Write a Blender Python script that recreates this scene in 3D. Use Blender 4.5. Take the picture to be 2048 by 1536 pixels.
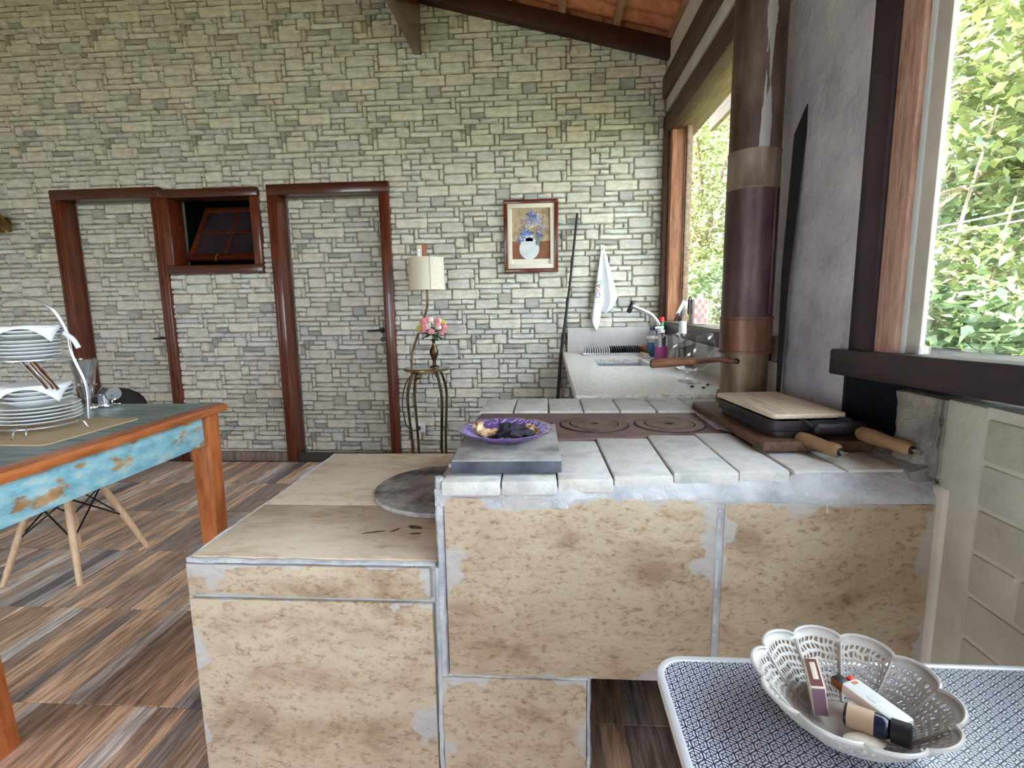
import bpy, bmesh, math, random
from mathutils import Vector, Matrix, Euler, noise as mnoise
R = math.radians
random.seed(7)
sc = bpy.context.scene
for o in list(bpy.data.objects): bpy.data.objects.remove(o)
COL = sc.collection

# ------------------------------------------------------------ camera
def cam_axes(yaw, pitch, roll):
    cy, sy, cp, sp = math.cos(yaw), math.sin(yaw), math.cos(pitch), math.sin(pitch)
    f = Vector((-sy*cp, cy*cp, -sp)); r = Vector((cy, sy, 0)); u = r.cross(f)
    cr, sr = math.cos(roll), math.sin(roll)
    return r*cr + u*sr, -r*sr + u*cr, f
_r, _u, _f = cam_axes(R(3.976), R(8.62), R(-0.91))
cd = bpy.data.cameras.new('camera'); cam = bpy.data.objects.new('camera', cd); COL.objects.link(cam)
cd.sensor_width = 36; cd.lens = 1052/2048*36; cd.clip_start = 0.02; cd.clip_end = 200
mw = Matrix.Identity(4)
for i in range(3):
    mw[i][0] = _r[i]; mw[i][1] = _u[i]; mw[i][2] = -_f[i]
mw[2][3] = 1.25
cam.matrix_world = mw
sc.camera = cam

# ------------------------------------------------------------ world, sun, exposure
w = bpy.data.worlds.new('sky'); sc.world = w; w.use_nodes = True
bg = w.node_tree.nodes['Background']
bg.inputs[0].default_value = (0.76, 0.88, 1.0, 1); bg.inputs[1].default_value = 3.0
sl = bpy.data.lights.new('sun', 'SUN'); sl.energy = 9.0; sl.angle = R(1.5); sl.color = (1.0, 0.97, 0.92)
so = bpy.data.objects.new('sun', sl); COL.objects.link(so)
so.rotation_euler = Vector((0.62, 0.55, -0.90)).to_track_quat('-Z', 'Y').to_euler()
vs = sc.view_settings
vs.view_transform = 'Standard'; vs.look = 'None'; vs.gamma = 1.0; vs.use_curve_mapping = False
vs.exposure = 2.12

# ------------------------------------------------------------ materials
def _nt(name):
    m = bpy.data.materials.new(name); m.use_nodes = True
    nt = m.node_tree; return m, nt, nt.nodes, nt.links, nt.nodes['Principled BSDF']
def rgba(c): return (c[0], c[1], c[2], 1.0)
def srgb(r, g, b):
    f = lambda v: (v/255/12.92) if v/255 <= 0.04045 else ((v/255+0.055)/1.055)**2.4
    return (f(r), f(g), f(b))
def coords(nt, stretch=(1, 1, 1), rnd=True, kind='Object'):
    tc = nt.nodes.new('ShaderNodeTexCoord'); mp = nt.nodes.new('ShaderNodeMapping')
    mp.inputs['Scale'].default_value = stretch
    nt.links.new(tc.outputs[kind], mp.inputs['Vector'])
    if not rnd: return mp.outputs[0]
    oi = nt.nodes.new('ShaderNodeObjectInfo'); ad = nt.nodes.new('ShaderNodeVectorMath'); ad.operation = 'ADD'
    mu = nt.nodes.new('ShaderNodeMath'); mu.operation = 'MULTIPLY'; mu.inputs[1].default_value = 37.0
    nt.links.new(oi.outputs['Random'], mu.inputs[0])
    nt.links.new(mp.outputs[0], ad.inputs[0]); nt.links.new(mu.outputs[0], ad.inputs[1])
    return ad.outputs[0]
def noise(nt, vec, scale, detail=5, rough=0.6, dist=0.0):
    n = nt.nodes.new('ShaderNodeTexNoise'); n.inputs['Scale'].default_value = scale
    n.inputs['Detail'].default_value = detail; n.inputs['Roughness'].default_value = rough
    n.inputs['Distortion'].default_value = dist
    nt.links.new(vec, n.inputs['Vector']); return n.outputs[0]
def ramp(nt, fac, stops, interp='LINEAR'):
    r = nt.nodes.new('ShaderNodeValToRGB'); cr = r.color_ramp; cr.interpolation = interp
    while len(cr.elements) < len(stops): cr.elements.new(0.5)
    for e, (p, c) in zip(cr.elements, stops):
        e.position = p; e.color = rgba(c) if len(c) == 3 else c
    nt.links.new(fac, r.inputs[0]); return r.outputs[0]
def mixc(nt, fac, a, b, mode='MIX'):
    m = nt.nodes.new('ShaderNodeMix'); m.data_type = 'RGBA'; m.blend_type = mode
    for sk, v in ((m.inputs[0], fac), (m.inputs[6], a), (m.inputs[7], b)):
        if isinstance(v, (int, float)): sk.default_value = v
        elif isinstance(v, tuple): sk.default_value = rgba(v)
        else: nt.links.new(v, sk)
    return m.outputs[2]
def math_(nt, op, a, b=None, c=None):
    m = nt.nodes.new('ShaderNodeMath'); m.operation = op
    for i, v in enumerate((a, b, c)):
        if v is None: continue
        if isinstance(v, (int, float)): m.inputs[i].default_value = v
        else: nt.links.new(v, m.inputs[i])
    return m.outputs[0]
def bump(nt, h, strength, dist=0.01):
    b = nt.nodes.new('ShaderNodeBump'); b.inputs['Strength'].default_value = strength
    b.inputs['Distance'].default_value = dist
    nt.links.new(h, b.inputs['Height']); nt.links.new(b.outputs[0], nt.nodes['Principled BSDF'].inputs['Normal'])
def mat(name, c1, c2=None, c3=None, scale=8, rough=0.6, metal=0.0, bmp=0.0, bscale=None, stretch=(1, 1, 1), detail=5, coat=0.0, spec=0.5, spread=0.18, bdist=0.01):
    m, nt, N, L, B = _nt(name)
    B.inputs['Roughness'].default_value = rough; B.inputs['Metallic'].default_value = metal
    B.inputs['Coat Weight'].default_value = coat; B.inputs['Specular IOR Level'].default_value = spec
    if c2 is None and bmp == 0:
        B.inputs['Base Color'].default_value = rgba(c1)
    else:
        v = coords(nt, stretch)
        n = noise(nt, v, scale, detail)
        if c2 is not None:
            st = [(0.5-spread, c1), (0.5+spread, c2)] if c3 is None else [(0.5-spread, c1), (0.5, c2), (0.5+spread, c3)]
            L.new(ramp(nt, n, st), B.inputs['Base Color'])
        else: B.inputs['Base Color'].default_value = rgba(c1)
        if bmp: bump(nt, noise(nt, v, bscale or scale*2, 6), bmp, bdist)
    return m
def glassy(name, tint=(1, 1, 1), refl=0.06, rough=0.02, edge=0.35):
    m, nt, N, L, B = _nt(name); N.remove(B)
    tr = N.new('ShaderNodeBsdfTransparent'); tr.inputs[0].default_value = rgba(tint)
    gl = N.new('ShaderNodeBsdfGlossy'); gl.inputs[1].default_value = rough
    fr = N.new('ShaderNodeFresnel'); fr.inputs[0].default_value = 1.45
    a = math_(nt, 'MULTIPLY_ADD', fr.outputs[0], edge*2, refl)
    a = math_(nt, 'MINIMUM', a, 0.7)
    mx = N.new('ShaderNodeMixShader'); L.new(a, mx.inputs[0]); L.new(tr.outputs[0], mx.inputs[1]); L.new(gl.outputs[0], mx.inputs[2])
    L.new(mx.outputs[0], N['Material Output'].inputs[0]); return m

MT = {}
def stone_mat(name, base, warm):
    m, nt, N, L, B = _nt(name)
    at = N.new('ShaderNodeAttribute'); at.attribute_name = 'tint'
    v = coords(nt, (1, 1, 2.2), rnd=False)
    n = noise(nt, v, 14, 6, 0.65); n2 = noise(nt, v, 60, 4)
    c = ramp(nt, n, [(0.3, base), (0.62, warm)])
    c = mixc(nt, 1.0, c, at.outputs['Color'], 'MULTIPLY')
    L.new(c, B.inputs['Base Color']); B.inputs['Roughness'].default_value = 0.55
    bump(nt, math_(nt, 'ADD', math_(nt, 'MULTIPLY', n, 1.6), n2), 0.5, 0.006)
    return m
MT['stone'] = stone_mat('foam_stone', srgb(190, 185, 174), srgb(234, 230, 220))
MT['groove'] = mat('stone_groove', srgb(116, 110, 98), srgb(140, 132, 120), scale=9, rough=0.9)
MT['door_wood'] = mat('varnished_door_wood', srgb(58, 22, 12), srgb(98, 42, 22), srgb(122, 58, 32), scale=5, stretch=(14, 14, 1.2), rough=0.28, coat=0.3)
MT['door_wood_h'] = mat('varnished_door_wood_level', srgb(54, 20, 12), srgb(92, 38, 22), scale=5, stretch=(1.2, 14, 14), rough=0.28, coat=0.3)
MT['dark_wood'] = mat('dark_roof_wood', srgb(42, 18, 14), srgb(70, 32, 24), scale=4, stretch=(2, 2, 10), rough=0.5)
MT['brown_wood'] = mat('brown_beam_wood', srgb(64, 40, 30), srgb(104, 70, 52), scale=4, stretch=(10, 1, 10), rough=0.6, bmp=0.3)
MT['worn_wood'] = mat('worn_beam_wood', srgb(112, 88, 70), srgb(160, 132, 108), scale=4, stretch=(10, 1, 10), rough=0.7, bmp=0.3)
MT['frame_wood'] = mat('window_frame_wood', srgb(128, 78, 52), srgb(164, 108, 78), srgb(186, 134, 104), scale=5, stretch=(8, 8, 1), rough=0.65, bmp=0.4)
MT['pink_wood'] = mat('pinkish_frame_wood', srgb(176, 134, 118), srgb(206, 166, 148), srgb(164, 120, 104), scale=6, stretch=(6, 6, 1), rough=0.75, bmp=0.6)
MT['post_paint'] = mat('dark_post_paint', srgb(44, 30, 38), srgb(64, 46, 54), scale=5, rough=0.35)
MT['sill_paint'] = mat('dark_sill_paint', srgb(44, 36, 46), srgb(72, 56, 58), scale=6, stretch=(4, 1, 4), rough=0.5, bmp=0.2)
MT['sill_worn'] = mat('weathered_sill', srgb(96, 80, 70), srgb(150, 138, 124), scale=7, stretch=(3, 1, 3), rough=0.8, bmp=0.3)
MT['plaster'] = mat('cream_plaster', srgb(196, 188, 178), srgb(222, 214, 204), scale=5, rough=0.85, bmp=0.3)
MT['cement'] = mat('grey_cement', srgb(164, 158, 168), srgb(196, 190, 198), srgb(214, 208, 212), scale=4.5, rough=0.85, bmp=0.8, bscale=22, bdist=0.012)
MT['rough_cement'] = mat('rough_plaster', srgb(120, 112, 108), srgb(168, 160, 152), scale=9, rough=0.9, bmp=1.0, bscale=20, bdist=0.02)
MT['soot'] = mat('soot', srgb(12, 14, 20), srgb(24, 27, 36), scale=6, rough=0.95)  # real soot, and also shade painted into gaps and holes
MT['white_cement'] = mat('whitish_mortar', srgb(156, 158, 166), srgb(190, 190, 194), srgb(208, 208, 210), scale=9, rough=0.85, bmp=0.9, bscale=26, bdist=0.012)
MT['grout'] = mat('grey_grout', srgb(158, 158, 162), srgb(196, 196, 200), scale=12, rough=0.85, bmp=0.5)
MT['fire_brick'] = mat('pale_fire_brick', srgb(184, 182, 182), srgb(212, 208, 204), srgb(196, 190, 180), scale=12, rough=0.85, bmp=0.5, bscale=30)
MT['iron_plate'] = mat('rusty_stove_plate', srgb(92, 66, 66), srgb(128, 98, 94), srgb(108, 84, 82), scale=10, rough=0.6, metal=0.25, bmp=0.15)
MT['wall_brick'] = mat('painted_block', srgb(184, 180, 168), srgb(204, 200, 190), scale=7, rough=0.75, bmp=0.4, bscale=30)
MT['mortar'] = mat('pale_mortar', srgb(196, 192, 178), srgb(216, 212, 200), scale=12, rough=0.85, bmp=0.3)
MT['clay'] = mat('clay_roof_tile', srgb(176, 96, 66), srgb(214, 136, 100), srgb(192, 112, 80), scale=7, rough=0.8, bmp=0.3)
MT['batten'] = mat('pale_batten_wood', srgb(150, 104, 78), srgb(186, 140, 108), scale=6, stretch=(8, 1, 8), rough=0.7)
MT['granite'] = mat('speckled_granite', srgb(176, 164, 150), srgb(214, 208, 200), srgb(226, 222, 216), scale=42, rough=0.35, spread=0.16, stretch=(1, 3, 1))
MT['backsplash'] = mat('plain_grey_stone', srgb(188, 182, 178), srgb(200, 194, 190), scale=30, rough=0.4)
MT['steel'] = mat('brushed_steel', (0.62, 0.63, 0.65), rough=0.25, metal=1.0)
MT['chrome'] = mat('chrome', (0.82, 0.83, 0.85), rough=0.08, metal=1.0)
MT['dull_chrome'] = mat('grey_chrome_wire', (0.62, 0.62, 0.66), rough=0.3, metal=0.9)
MT['black'] = mat('black_plastic', (0.012, 0.011, 0.014), rough=0.45)
MT['black_metal'] = mat('black_metal', (0.015, 0.014, 0.016), (0.03, 0.028, 0.03), scale=20, rough=0.4, metal=0.4)
MT['cast_iron'] = mat('cast_iron', srgb(38, 32, 38), srgb(62, 54, 60), scale=14, rough=0.5, metal=0.5, bmp=0.15)
MT['white'] = mat('white_plastic', (0.8, 0.8, 0.8), rough=0.4)
MT['porcelain'] = mat('white_porcelain', (0.83, 0.84, 0.85), rough=0.12, coat=0.4)
MT['napkin'] = mat('white_napkin', (0.82, 0.82, 0.86), (0.88, 0.88, 0.9), scale=20, rough=0.9)
MT['cloth'] = mat('white_towel', (0.80, 0.80, 0.84), (0.88, 0.88, 0.9), scale=60, rough=0.95, bmp=0.3, bscale=200)
MT['glass'] = glassy('clear_glass', (0.995, 0.998, 0.998), 0.03, 0.02, 0.22)
MT['pane'] = glassy('window_glass', (0.97, 0.985, 0.975), 0.02, 0.03, 0.12)
MT['dark_pane'] = mat('dusty_dark_glass', srgb(40, 34, 38), srgb(66, 56, 62), scale=6, rough=0.2)
MT['brass'] = mat('aged_brass', srgb(110, 84, 48), srgb(158, 128, 78), scale=16, rough=0.35, metal=0.9)
MT['bronze'] = mat('dark_bronze', srgb(60, 46, 32), srgb(120, 96, 66), scale=10, rough=0.38, metal=0.85)
MT['shade'] = mat('linen_shade', srgb(214, 200, 178), srgb(232, 220, 200), scale=70, rough=0.9, stretch=(1, 1, 3))
MT['table_wood'] = mat('orange_table_wood', srgb(150, 78, 36), srgb(186, 104, 52), srgb(204, 124, 68), scale=5, stretch=(6, 6, 1.2), rough=0.4, bmp=0.15)
MT['table_wood_y'] = mat('orange_table_edge', srgb(146, 78, 38), srgb(180, 102, 54), srgb(198, 122, 70), scale=5, stretch=(8, 1.2, 8), rough=0.4, bmp=0.15)
def teal_mat(name, stretch, wear):
    m, nt, N, L, B = _nt(name)
    v = coords(nt, stretch)
    n = noise(nt, v, 5, 6, 0.6); n2 = noise(nt, v, 9, 5)
    c = ramp(nt, n2, [(0.35, srgb(122, 172, 188)), (0.5, srgb(142, 192, 206)), (0.68, srgb(186, 206, 202))])
    wood = ramp(nt, n2, [(0.35, srgb(150, 110, 74)), (0.65, srgb(196, 158, 112))])
    f = ramp(nt, n, [(wear, (0, 0, 0)), (wear+0.06, (1, 1, 1))])
    L.new(mixc(nt, f, c, wood), B.inputs['Base Color']); B.inputs['Roughness'].default_value = 0.55
    bump(nt, n, 0.25, 0.004); return m
MT['teal'] = teal_mat('chipped_turquoise_paint', (3, 1.3, 3), 0.56)
MT['teal_top'] = mat('worn_teal_table_top', srgb(84, 106, 108), srgb(122, 144, 142), srgb(156, 144, 128), scale=5, stretch=(1, 7, 4), rough=0.45)
MT['straw'] = mat('straw_mat', srgb(186, 160, 124), srgb(206, 182, 146), scale=40, stretch=(1, 6, 1), rough=0.9, bmp=0.3, bscale=90)
MT['beech'] = mat('beech_chair_leg', srgb(196, 156, 122), srgb(220, 184, 150), scale=8, stretch=(8, 8, 1), rough=0.5)
MT['purple'] = mat('purple_glaze', srgb(84, 50, 112), srgb(122, 92, 150), scale=40, rough=0.15, coat=0.6)
MT['purple_relief'] = mat('pale_purple_relief', srgb(140, 122, 190), srgb(180, 166, 220), scale=30, rough=0.2, coat=0.5)
MT['slate'] = mat('grey_slate', srgb(52, 54, 66), srgb(78, 80, 92), srgb(98, 98, 106), scale=8, rough=0.7, bmp=0.3)
MT['slate_top'] = mat('dusty_slate_top', srgb(104, 102, 104), srgb(150, 146, 142), srgb(180, 174, 166), scale=9, rough=0.8, bmp=0.3)
MT['sooty_stone'] = mat('sooty_grey_stone', srgb(84, 80, 84), srgb(150, 146, 148), srgb(192, 186, 182), spread=0.14, scale=11, rough=0.75, bmp=0.2)
MT['char'] = mat('charred_food', srgb(20, 18, 24), srgb(60, 58, 70), scale=40, rough=0.8, bmp=0.6)
MT['bread'] = mat('pale_bread_crust', srgb(84, 52, 34), srgb(206, 164, 116), srgb(230, 208, 176), spread=0.13, scale=55, rough=0.8, bmp=0.4)
MT['board'] = mat('pale_cutting_board', srgb(200, 174, 146), srgb(220, 200, 174), srgb(184, 162, 142), scale=5, stretch=(10, 1, 10), rough=0.6, bmp=0.1)
MT['rusty_board'] = mat('rusty_brown_plank', srgb(58, 40, 36), srgb(104, 72, 54), srgb(66, 46, 42), scale=6, stretch=(5, 1, 5), rough=0.6, bmp=0.25)
MT['handle_wood'] = mat('turned_handle_wood', srgb(84, 62, 50), srgb(146, 112, 82), srgb(176, 138, 104), scale=9, stretch=(1, 1, 1), rough=0.55)
MT['tool_wood'] = mat('worn_tool_wood', srgb(104, 66, 46), srgb(150, 100, 70), scale=12, stretch=(1, 8, 8), rough=0.6)
MT['lace'] = mat('grey_white_plastic_lace', srgb(176, 170, 166), srgb(194, 188, 182), scale=20, rough=0.35, spec=0.5)
MT['alu'] = mat('white_metal_rim', (0.74, 0.76, 0.80), rough=0.3, metal=0.3)
MT['cord'] = mat('pale_cord', (0.75, 0.78, 0.8), rough=0.6)
def flat(name, c, rough=0.5, metal=0.0): MT[name] = mat(name, c, rough=rough, metal=metal); return MT[name]
flat('red', srgb(206, 44, 40), 0.35); flat('green_cap', srgb(34, 150, 90), 0.3); flat('orange', srgb(206, 128, 70), 0.6)
flat('navy', srgb(28, 28, 60), 0.2); flat('mattebrown', srgb(196, 168, 140), 0.6); flat('pinkbox', srgb(196, 132, 120), 0.6)
flat('lilac', srgb(138, 104, 120), 0.7); flat('striker', srgb(116, 70, 66), 0.9); flat('cream', srgb(226, 214, 196), 0.7)
flat('yellow', srgb(220, 196, 70), 0.6); flat('dark_red', srgb(120, 30, 40), 0.5)
def liquid(name, c):
    m, nt, N, L, B = _nt(name); B.inputs['Base Color'].default_value = rgba(c); B.inputs['Roughness'].default_value = 0.1
    B.inputs['Transmission Weight'].default_value = 0.35; MT[name] = m
liquid('pink_soap', srgb(206, 70, 160)); liquid('blue_soap', srgb(20, 104, 150))

def travertine(name, grain=1.0):
    m, nt, N, L, B = _nt(name)
    v = coords(nt, (1, 1, 1.8)); n = noise(nt, v, 5.5*grain, 8, 0.62, 0.4); n2 = noise(nt, v, 38, 4, 0.6); n3 = noise(nt, coords(nt, (1, 1, 1.7)), 48, 6, 0.7, 0.3)
    c = ramp(nt, n, [(0.30, srgb(150, 126, 102)), (0.45, srgb(180, 158, 134)), (0.60, srgb(194, 176, 152)), (0.75, srgb(170, 140, 110))])
    pit = ramp(nt, n3, [(0.30, srgb(160, 118, 84)), (0.47, srgb(255, 255, 255))])
    c = mixc(nt, 0.75, c, pit, 'MULTIPLY')
    fine = ramp(nt, n2, [(0.28, srgb(206, 186, 168)), (0.45, (1, 1, 1))]); c = mixc(nt, 0.7, c, fine, 'MULTIPLY')
    # grout smeared over the tile's own edges
    tc = N.new('ShaderNodeTexCoord'); sx = N.new('ShaderNodeSeparateXYZ'); L.new(tc.outputs['Generated'], sx.inputs[0])
    def edge(s): return math_(nt, 'SUBTRACT', 0.5, math_(nt, 'ABSOLUTE', math_(nt, 'SUBTRACT', s, 0.5)))
    e = math_(nt, 'MINIMUM', edge(sx.outputs[0]), edge(sx.outputs[2]))
    vv = coords(nt); nb = noise(nt, vv, 9, 4, 0.5)
    th = math_(nt, 'MULTIPLY', math_(nt, 'MAXIMUM', math_(nt, 'SUBTRACT', nb, 0.47), 0.0), 0.6)
    f = math_(nt, 'MULTIPLY', math_(nt, 'SUBTRACT', th, e), 45.0); f = math_(nt, 'MAXIMUM', math_(nt, 'MINIMUM', f, 1.0), 0.0)
    sm = ramp(nt, n2, [(0.3, srgb(174, 170, 170)), (0.7, srgb(192, 188, 186))])
    c = mixc(nt, math_(nt, 'MULTIPLY', f, 0.85), c, sm)
    L.new(c, B.inputs['Base Color']); B.inputs['Roughness'].default_value = 0.5
    bump(nt, math_(nt, 'ADD', n3, math_(nt, 'MULTIPLY', n2, 0.5)), 0.35, 0.004)
    return m
MT['travertine'] = travertine('beige_stone_tile')
def travertine_lit_top():  # brighter copy of the tile stone: light on top put into the colour
    m, nt, N, L, B = _nt('beige_stone_tile_stained')
    v = coords(nt, (1.0, 2.0, 1)); n = noise(nt, v, 5, 8, 0.62, 0.4); n2 = noise(nt, v, 38, 4, 0.6); n3 = noise(nt, v, 12, 6, 0.7, 0.5)
    c = ramp(nt, n, [(0.32, srgb(210, 184, 156)), (0.5, srgb(234, 214, 190)), (0.7, srgb(242, 228, 208))])
    c = mixc(nt, 0.6, c, ramp(nt, n3, [(0.3, srgb(190, 162, 140)), (0.46, (1, 1, 1))]), 'MULTIPLY')
    L.new(c, B.inputs['Base Color']); B.inputs['Roughness'].default_value = 0.45
    bump(nt, math_(nt, 'ADD', n3, n2), 0.2, 0.003); return m
MT['travertine_top'] = travertine_lit_top()
def floor_mat():
    m, nt, N, L, B = _nt('wood_print_floor_tile')
    tc = N.new('ShaderNodeTexCoord'); oi = N.new('ShaderNodeObjectInfo')
    sx = N.new('ShaderNodeSeparateXYZ'); L.new(tc.outputs['Object'], sx.inputs[0])
    rnd = math_(nt, 'MULTIPLY', oi.outputs['Random'], 50.0)
    # wavering plank strips along the length
    wob = noise(nt, coords(nt, (2, 3, 1)), 3, 3)
    x = math_(nt, 'ADD', math_(nt, 'MULTIPLY', sx.outputs[0], 15.0), rnd)
    st = math_(nt, 'FLOOR', math_(nt, 'ADD', x, math_(nt, 'MULTIPLY', wob, 0.35)))
    wn = N.new('ShaderNodeTexWhiteNoise'); wn.noise_dimensions = '1D'; L.new(st, wn.inputs['W'])
    base = ramp(nt, wn.outputs['Value'], [(0.0, srgb(92, 90, 98)), (0.18, srgb(164, 134, 110)), (0.36, srgb(126, 116, 112)), (0.54, srgb(196, 166, 138)), (0.72, srgb(112, 104, 104)), (0.86, srgb(168, 162, 160)), (1.0, srgb(206, 198, 190))])
    g = noise(nt, coords(nt, (26, 2.2, 1)), 2.2, 6, 0.65, 0.3)
    g2 = noise(nt, coords(nt, (60, 3, 1)), 2.0, 4)
    c = mixc(nt, 1.0, base, ramp(nt, g, [(0.3, srgb(140, 130, 128)), (0.5, srgb(226, 220, 216)), (0.72, (1.3, 1.26, 1.22))]), 'MULTIPLY')
    c = mixc(nt, 0.6, c, ramp(nt, g2, [(0.3, srgb(150, 140, 134)), (0.55, (1.1, 1.1, 1.1))]), 'MULTIPLY')
    L.new(mixc(nt, 1.0, c, (2.3, 2.25, 2.25), 'MULTIPLY'), B.inputs['Base Color']); B.inputs['Roughness'].default_value = 0.34
    return m
MT['floor'] = floor_mat()
MT['floor_joint'] = mat('dark_floor_joint', srgb(66, 58, 54), rough=0.9)
MT['base_tile'] = mat('wood_print_skirting', srgb(104, 88, 80), srgb(150, 128, 112), scale=6, stretch=(6, 6, 1), rough=0.5)
def pipe_mat(name, a, b, c_, white=False):
    m, nt, N, L, B = _nt(name)
    v = coords(nt, (1, 1, 0.35)); n = noise(nt, v, 12, 7, 0.65); n2 = noise(nt, coords(nt, (1, 1, 0.12)), 22, 5)
    c = ramp(nt, n, [(0.3, a), (0.5, b), (0.7, c_)])
    c = mixc(nt, 0.6, c, ramp(nt, n2, [(0.35, srgb(150, 130, 124)), (0.6, (1, 1, 1))]), 'MULTIPLY')
    if white:
        sx = N.new('ShaderNodeSeparateXYZ'); tc = N.new('ShaderNodeTexCoord'); L.new(tc.outputs['Generated'], sx.inputs[0])
        n3 = noise(nt, coords(nt, (1, 1, 0.1)), 16, 5, 0.6)
        d = math_(nt, 'SUBTRACT', 0.13, math_(nt, 'ABSOLUTE', math_(nt, 'SUBTRACT', sx.outputs[0], 0.55)))
        f = math_(nt, 'GREATER_THAN', math_(nt, 'ADD', math_(nt, 'MULTIPLY', d, 1.7), math_(nt, 'SUBTRACT', n3, 0.5)), 0.0)
        c = mixc(nt, math_(nt, 'MULTIPLY', f, 0.7), c, srgb(190, 186, 184))
    L.new(c, B.inputs['Base Color']); B.inputs['Roughness'].default_value = 0.45; B.inputs['Metallic'].default_value = 0.25
    bump(nt, n, 0.2, 0.004); return m
MT['pipe_low'] = pipe_mat('purple_brown_rusty_pipe', srgb(64, 42, 46), srgb(92, 66, 68), srgb(116, 88, 86))
MT['pipe_up'] = pipe_mat('brown_stained_pipe', srgb(70, 52, 50), srgb(98, 76, 70), srgb(124, 102, 92), True)
MT['pipe_collar'] = pipe_mat('beige_burnt_collar', srgb(110, 88, 76), srgb(140, 118, 104), srgb(156, 138, 124))
MT['pipe_rust'] = pipe_mat('rust_collar', srgb(92, 54, 42), srgb(128, 84, 64), srgb(142, 112, 98))
MT['pipe_base'] = pipe_mat('heat_coloured_steel_pipe', srgb(92, 76, 60), srgb(136, 114, 86), srgb(104, 98, 110))
def leaf_mat(name, a, b, c_):
    m, nt, N, L, B = _nt(name); N.remove(B)
    tc = N.new('ShaderNodeTexCoord'); n = noise(nt, tc.outputs['Object'], 3.5, 3); wn = N.new('ShaderNodeTexWhiteNoise')
    g = N.new('ShaderNodeNewGeometry'); wn.noise_dimensions = '1D'; L.new(g.outputs['Random Per Island'], wn.inputs['W'])
    f = math_(nt, 'ADD', math_(nt, 'MULTIPLY', n, 0.6), math_(nt, 'MULTIPLY', wn.outputs['Value'], 0.45))
    c = ramp(nt, f, [(0.25, a), (0.5, b), (0.78, c_)])
    d = N.new('ShaderNodeBsdfDiffuse'); t = N.new('ShaderNodeBsdfTranslucent'); gl = N.new('ShaderNodeBsdfGlossy'); gl.inputs[1].default_value = 0.4
    L.new(c, d.inputs[0]); L.new(c, t.inputs[0])
    mx = N.new('ShaderNodeMixShader'); mx.inputs[0].default_value = 0.3; L.new(d.outputs[0], mx.inputs[1]); L.new(t.outputs[0], mx.inputs[2])
    m2 = N.new('ShaderNodeMixShader'); m2.inputs[0].default_value = 0.10; L.new(mx.outputs[0], m2.inputs[1]); L.new(gl.outputs[0], m2.inputs[2])
    L.new(m2.outputs[0], N['Material Output'].inputs[0]); return m
MT['leaf_a'] = leaf_mat('yellow_green_leaf', srgb(66, 82, 40), srgb(134, 148, 84), srgb(202, 204, 152))
MT['leaf_b'] = leaf_mat('mid_green_leaf', srgb(56, 80, 48), srgb(106, 130, 80), srgb(168, 184, 132))
MT['leaf_c'] = leaf_mat('deep_green_leaf', srgb(52, 88, 60), srgb(96, 134, 92), srgb(146, 174, 130))
MT['grass'] = leaf_mat('bright_strap_leaf', srgb(120, 160, 60), srgb(170, 204, 96), srgb(214, 230, 150))
MT['bark'] = mat('grey_brown_bark', srgb(110, 92, 78), srgb(168, 146, 124), scale=8, stretch=(3, 3, 0.7), rough=0.9, bmp=0.6)
MT['ground'] = mat('leaf_litter_ground', srgb(92, 100, 56), srgb(140, 140, 86), scale=3, rough=0.95)
def tray_mat():
    m, nt, N, L, B = _nt('hexagon_line_print')
    tc = N.new('ShaderNodeTexCoord'); sx = N.new('ShaderNodeSeparateXYZ'); L.new(tc.outputs['Object'], sx.inputs[0])
    S = 1/0.0165
    x = math_(nt, 'MULTIPLY', sx.outputs[0], S); y = math_(nt, 'MULTIPLY', sx.outputs[1], S)
    q = 1.7320508
    def md(v, r): return math_(nt, 'SUBTRACT', math_(nt, 'FLOORED_MODULO', v, r), r/2)
    ax, ay = md(x, 1.0), md(y, q)
    bx, by = md(math_(nt, 'SUBTRACT', x, 0.5), 1.0), md(math_(nt, 'SUBTRACT', y, q/2), q)
    da = math_(nt, 'ADD', math_(nt, 'MULTIPLY', ax, ax), math_(nt, 'MULTIPLY', ay, ay))
    db = math_(nt, 'ADD', math_(nt, 'MULTIPLY', bx, bx), math_(nt, 'MULTIPLY', by, by))
    s = math_(nt, 'LESS_THAN', da, db)
    def sel(a, b): return math_(nt, 'ADD', math_(nt, 'MULTIPLY', s, a), math_(nt, 'MULTIPLY', math_(nt, 'SUBTRACT', 1.0, s), b))
    gx, gy = sel(ax, bx), sel(ay, by)
    agx, agy = math_(nt, 'ABSOLUTE', gx), math_(nt, 'ABSOLUTE', gy)
    hd = math_(nt, 'MAXIMUM', math_(nt, 'ADD', math_(nt, 'MULTIPLY', agx, 0.5), math_(nt, 'MULTIPLY', agy, q/2)), agx)
    l1 = math_(nt, 'GREATER_THAN', hd, 0.455)
    l2 = math_(nt, 'LESS_THAN', math_(nt, 'ABSOLUTE', math_(nt, 'SUBTRACT', hd, 0.30)), 0.03)
    def spoke(cx, cy_): return math_(nt, 'LESS_THAN', math_(nt, 'ABSOLUTE', math_(nt, 'ADD', math_(nt, 'MULTIPLY', gx, cx), math_(nt, 'MULTIPLY', gy, cy_))), 0.03)
    l3 = math_(nt, 'MAXIMUM', math_(nt, 'MAXIMUM', spoke(1, 0), spoke(0.5, 0.866)), spoke(-0.5, 0.866))
    l = math_(nt, 'MAXIMUM', math_(nt, 'MAXIMUM', l1, l2), l3)
    L.new(mixc(nt, l, srgb(200, 202, 216), srgb(44, 44, 66)), B.inputs['Base Color']); B.inputs['Roughness'].default_value = 0.25
    return m
MT['tray_print'] = tray_mat()

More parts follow.
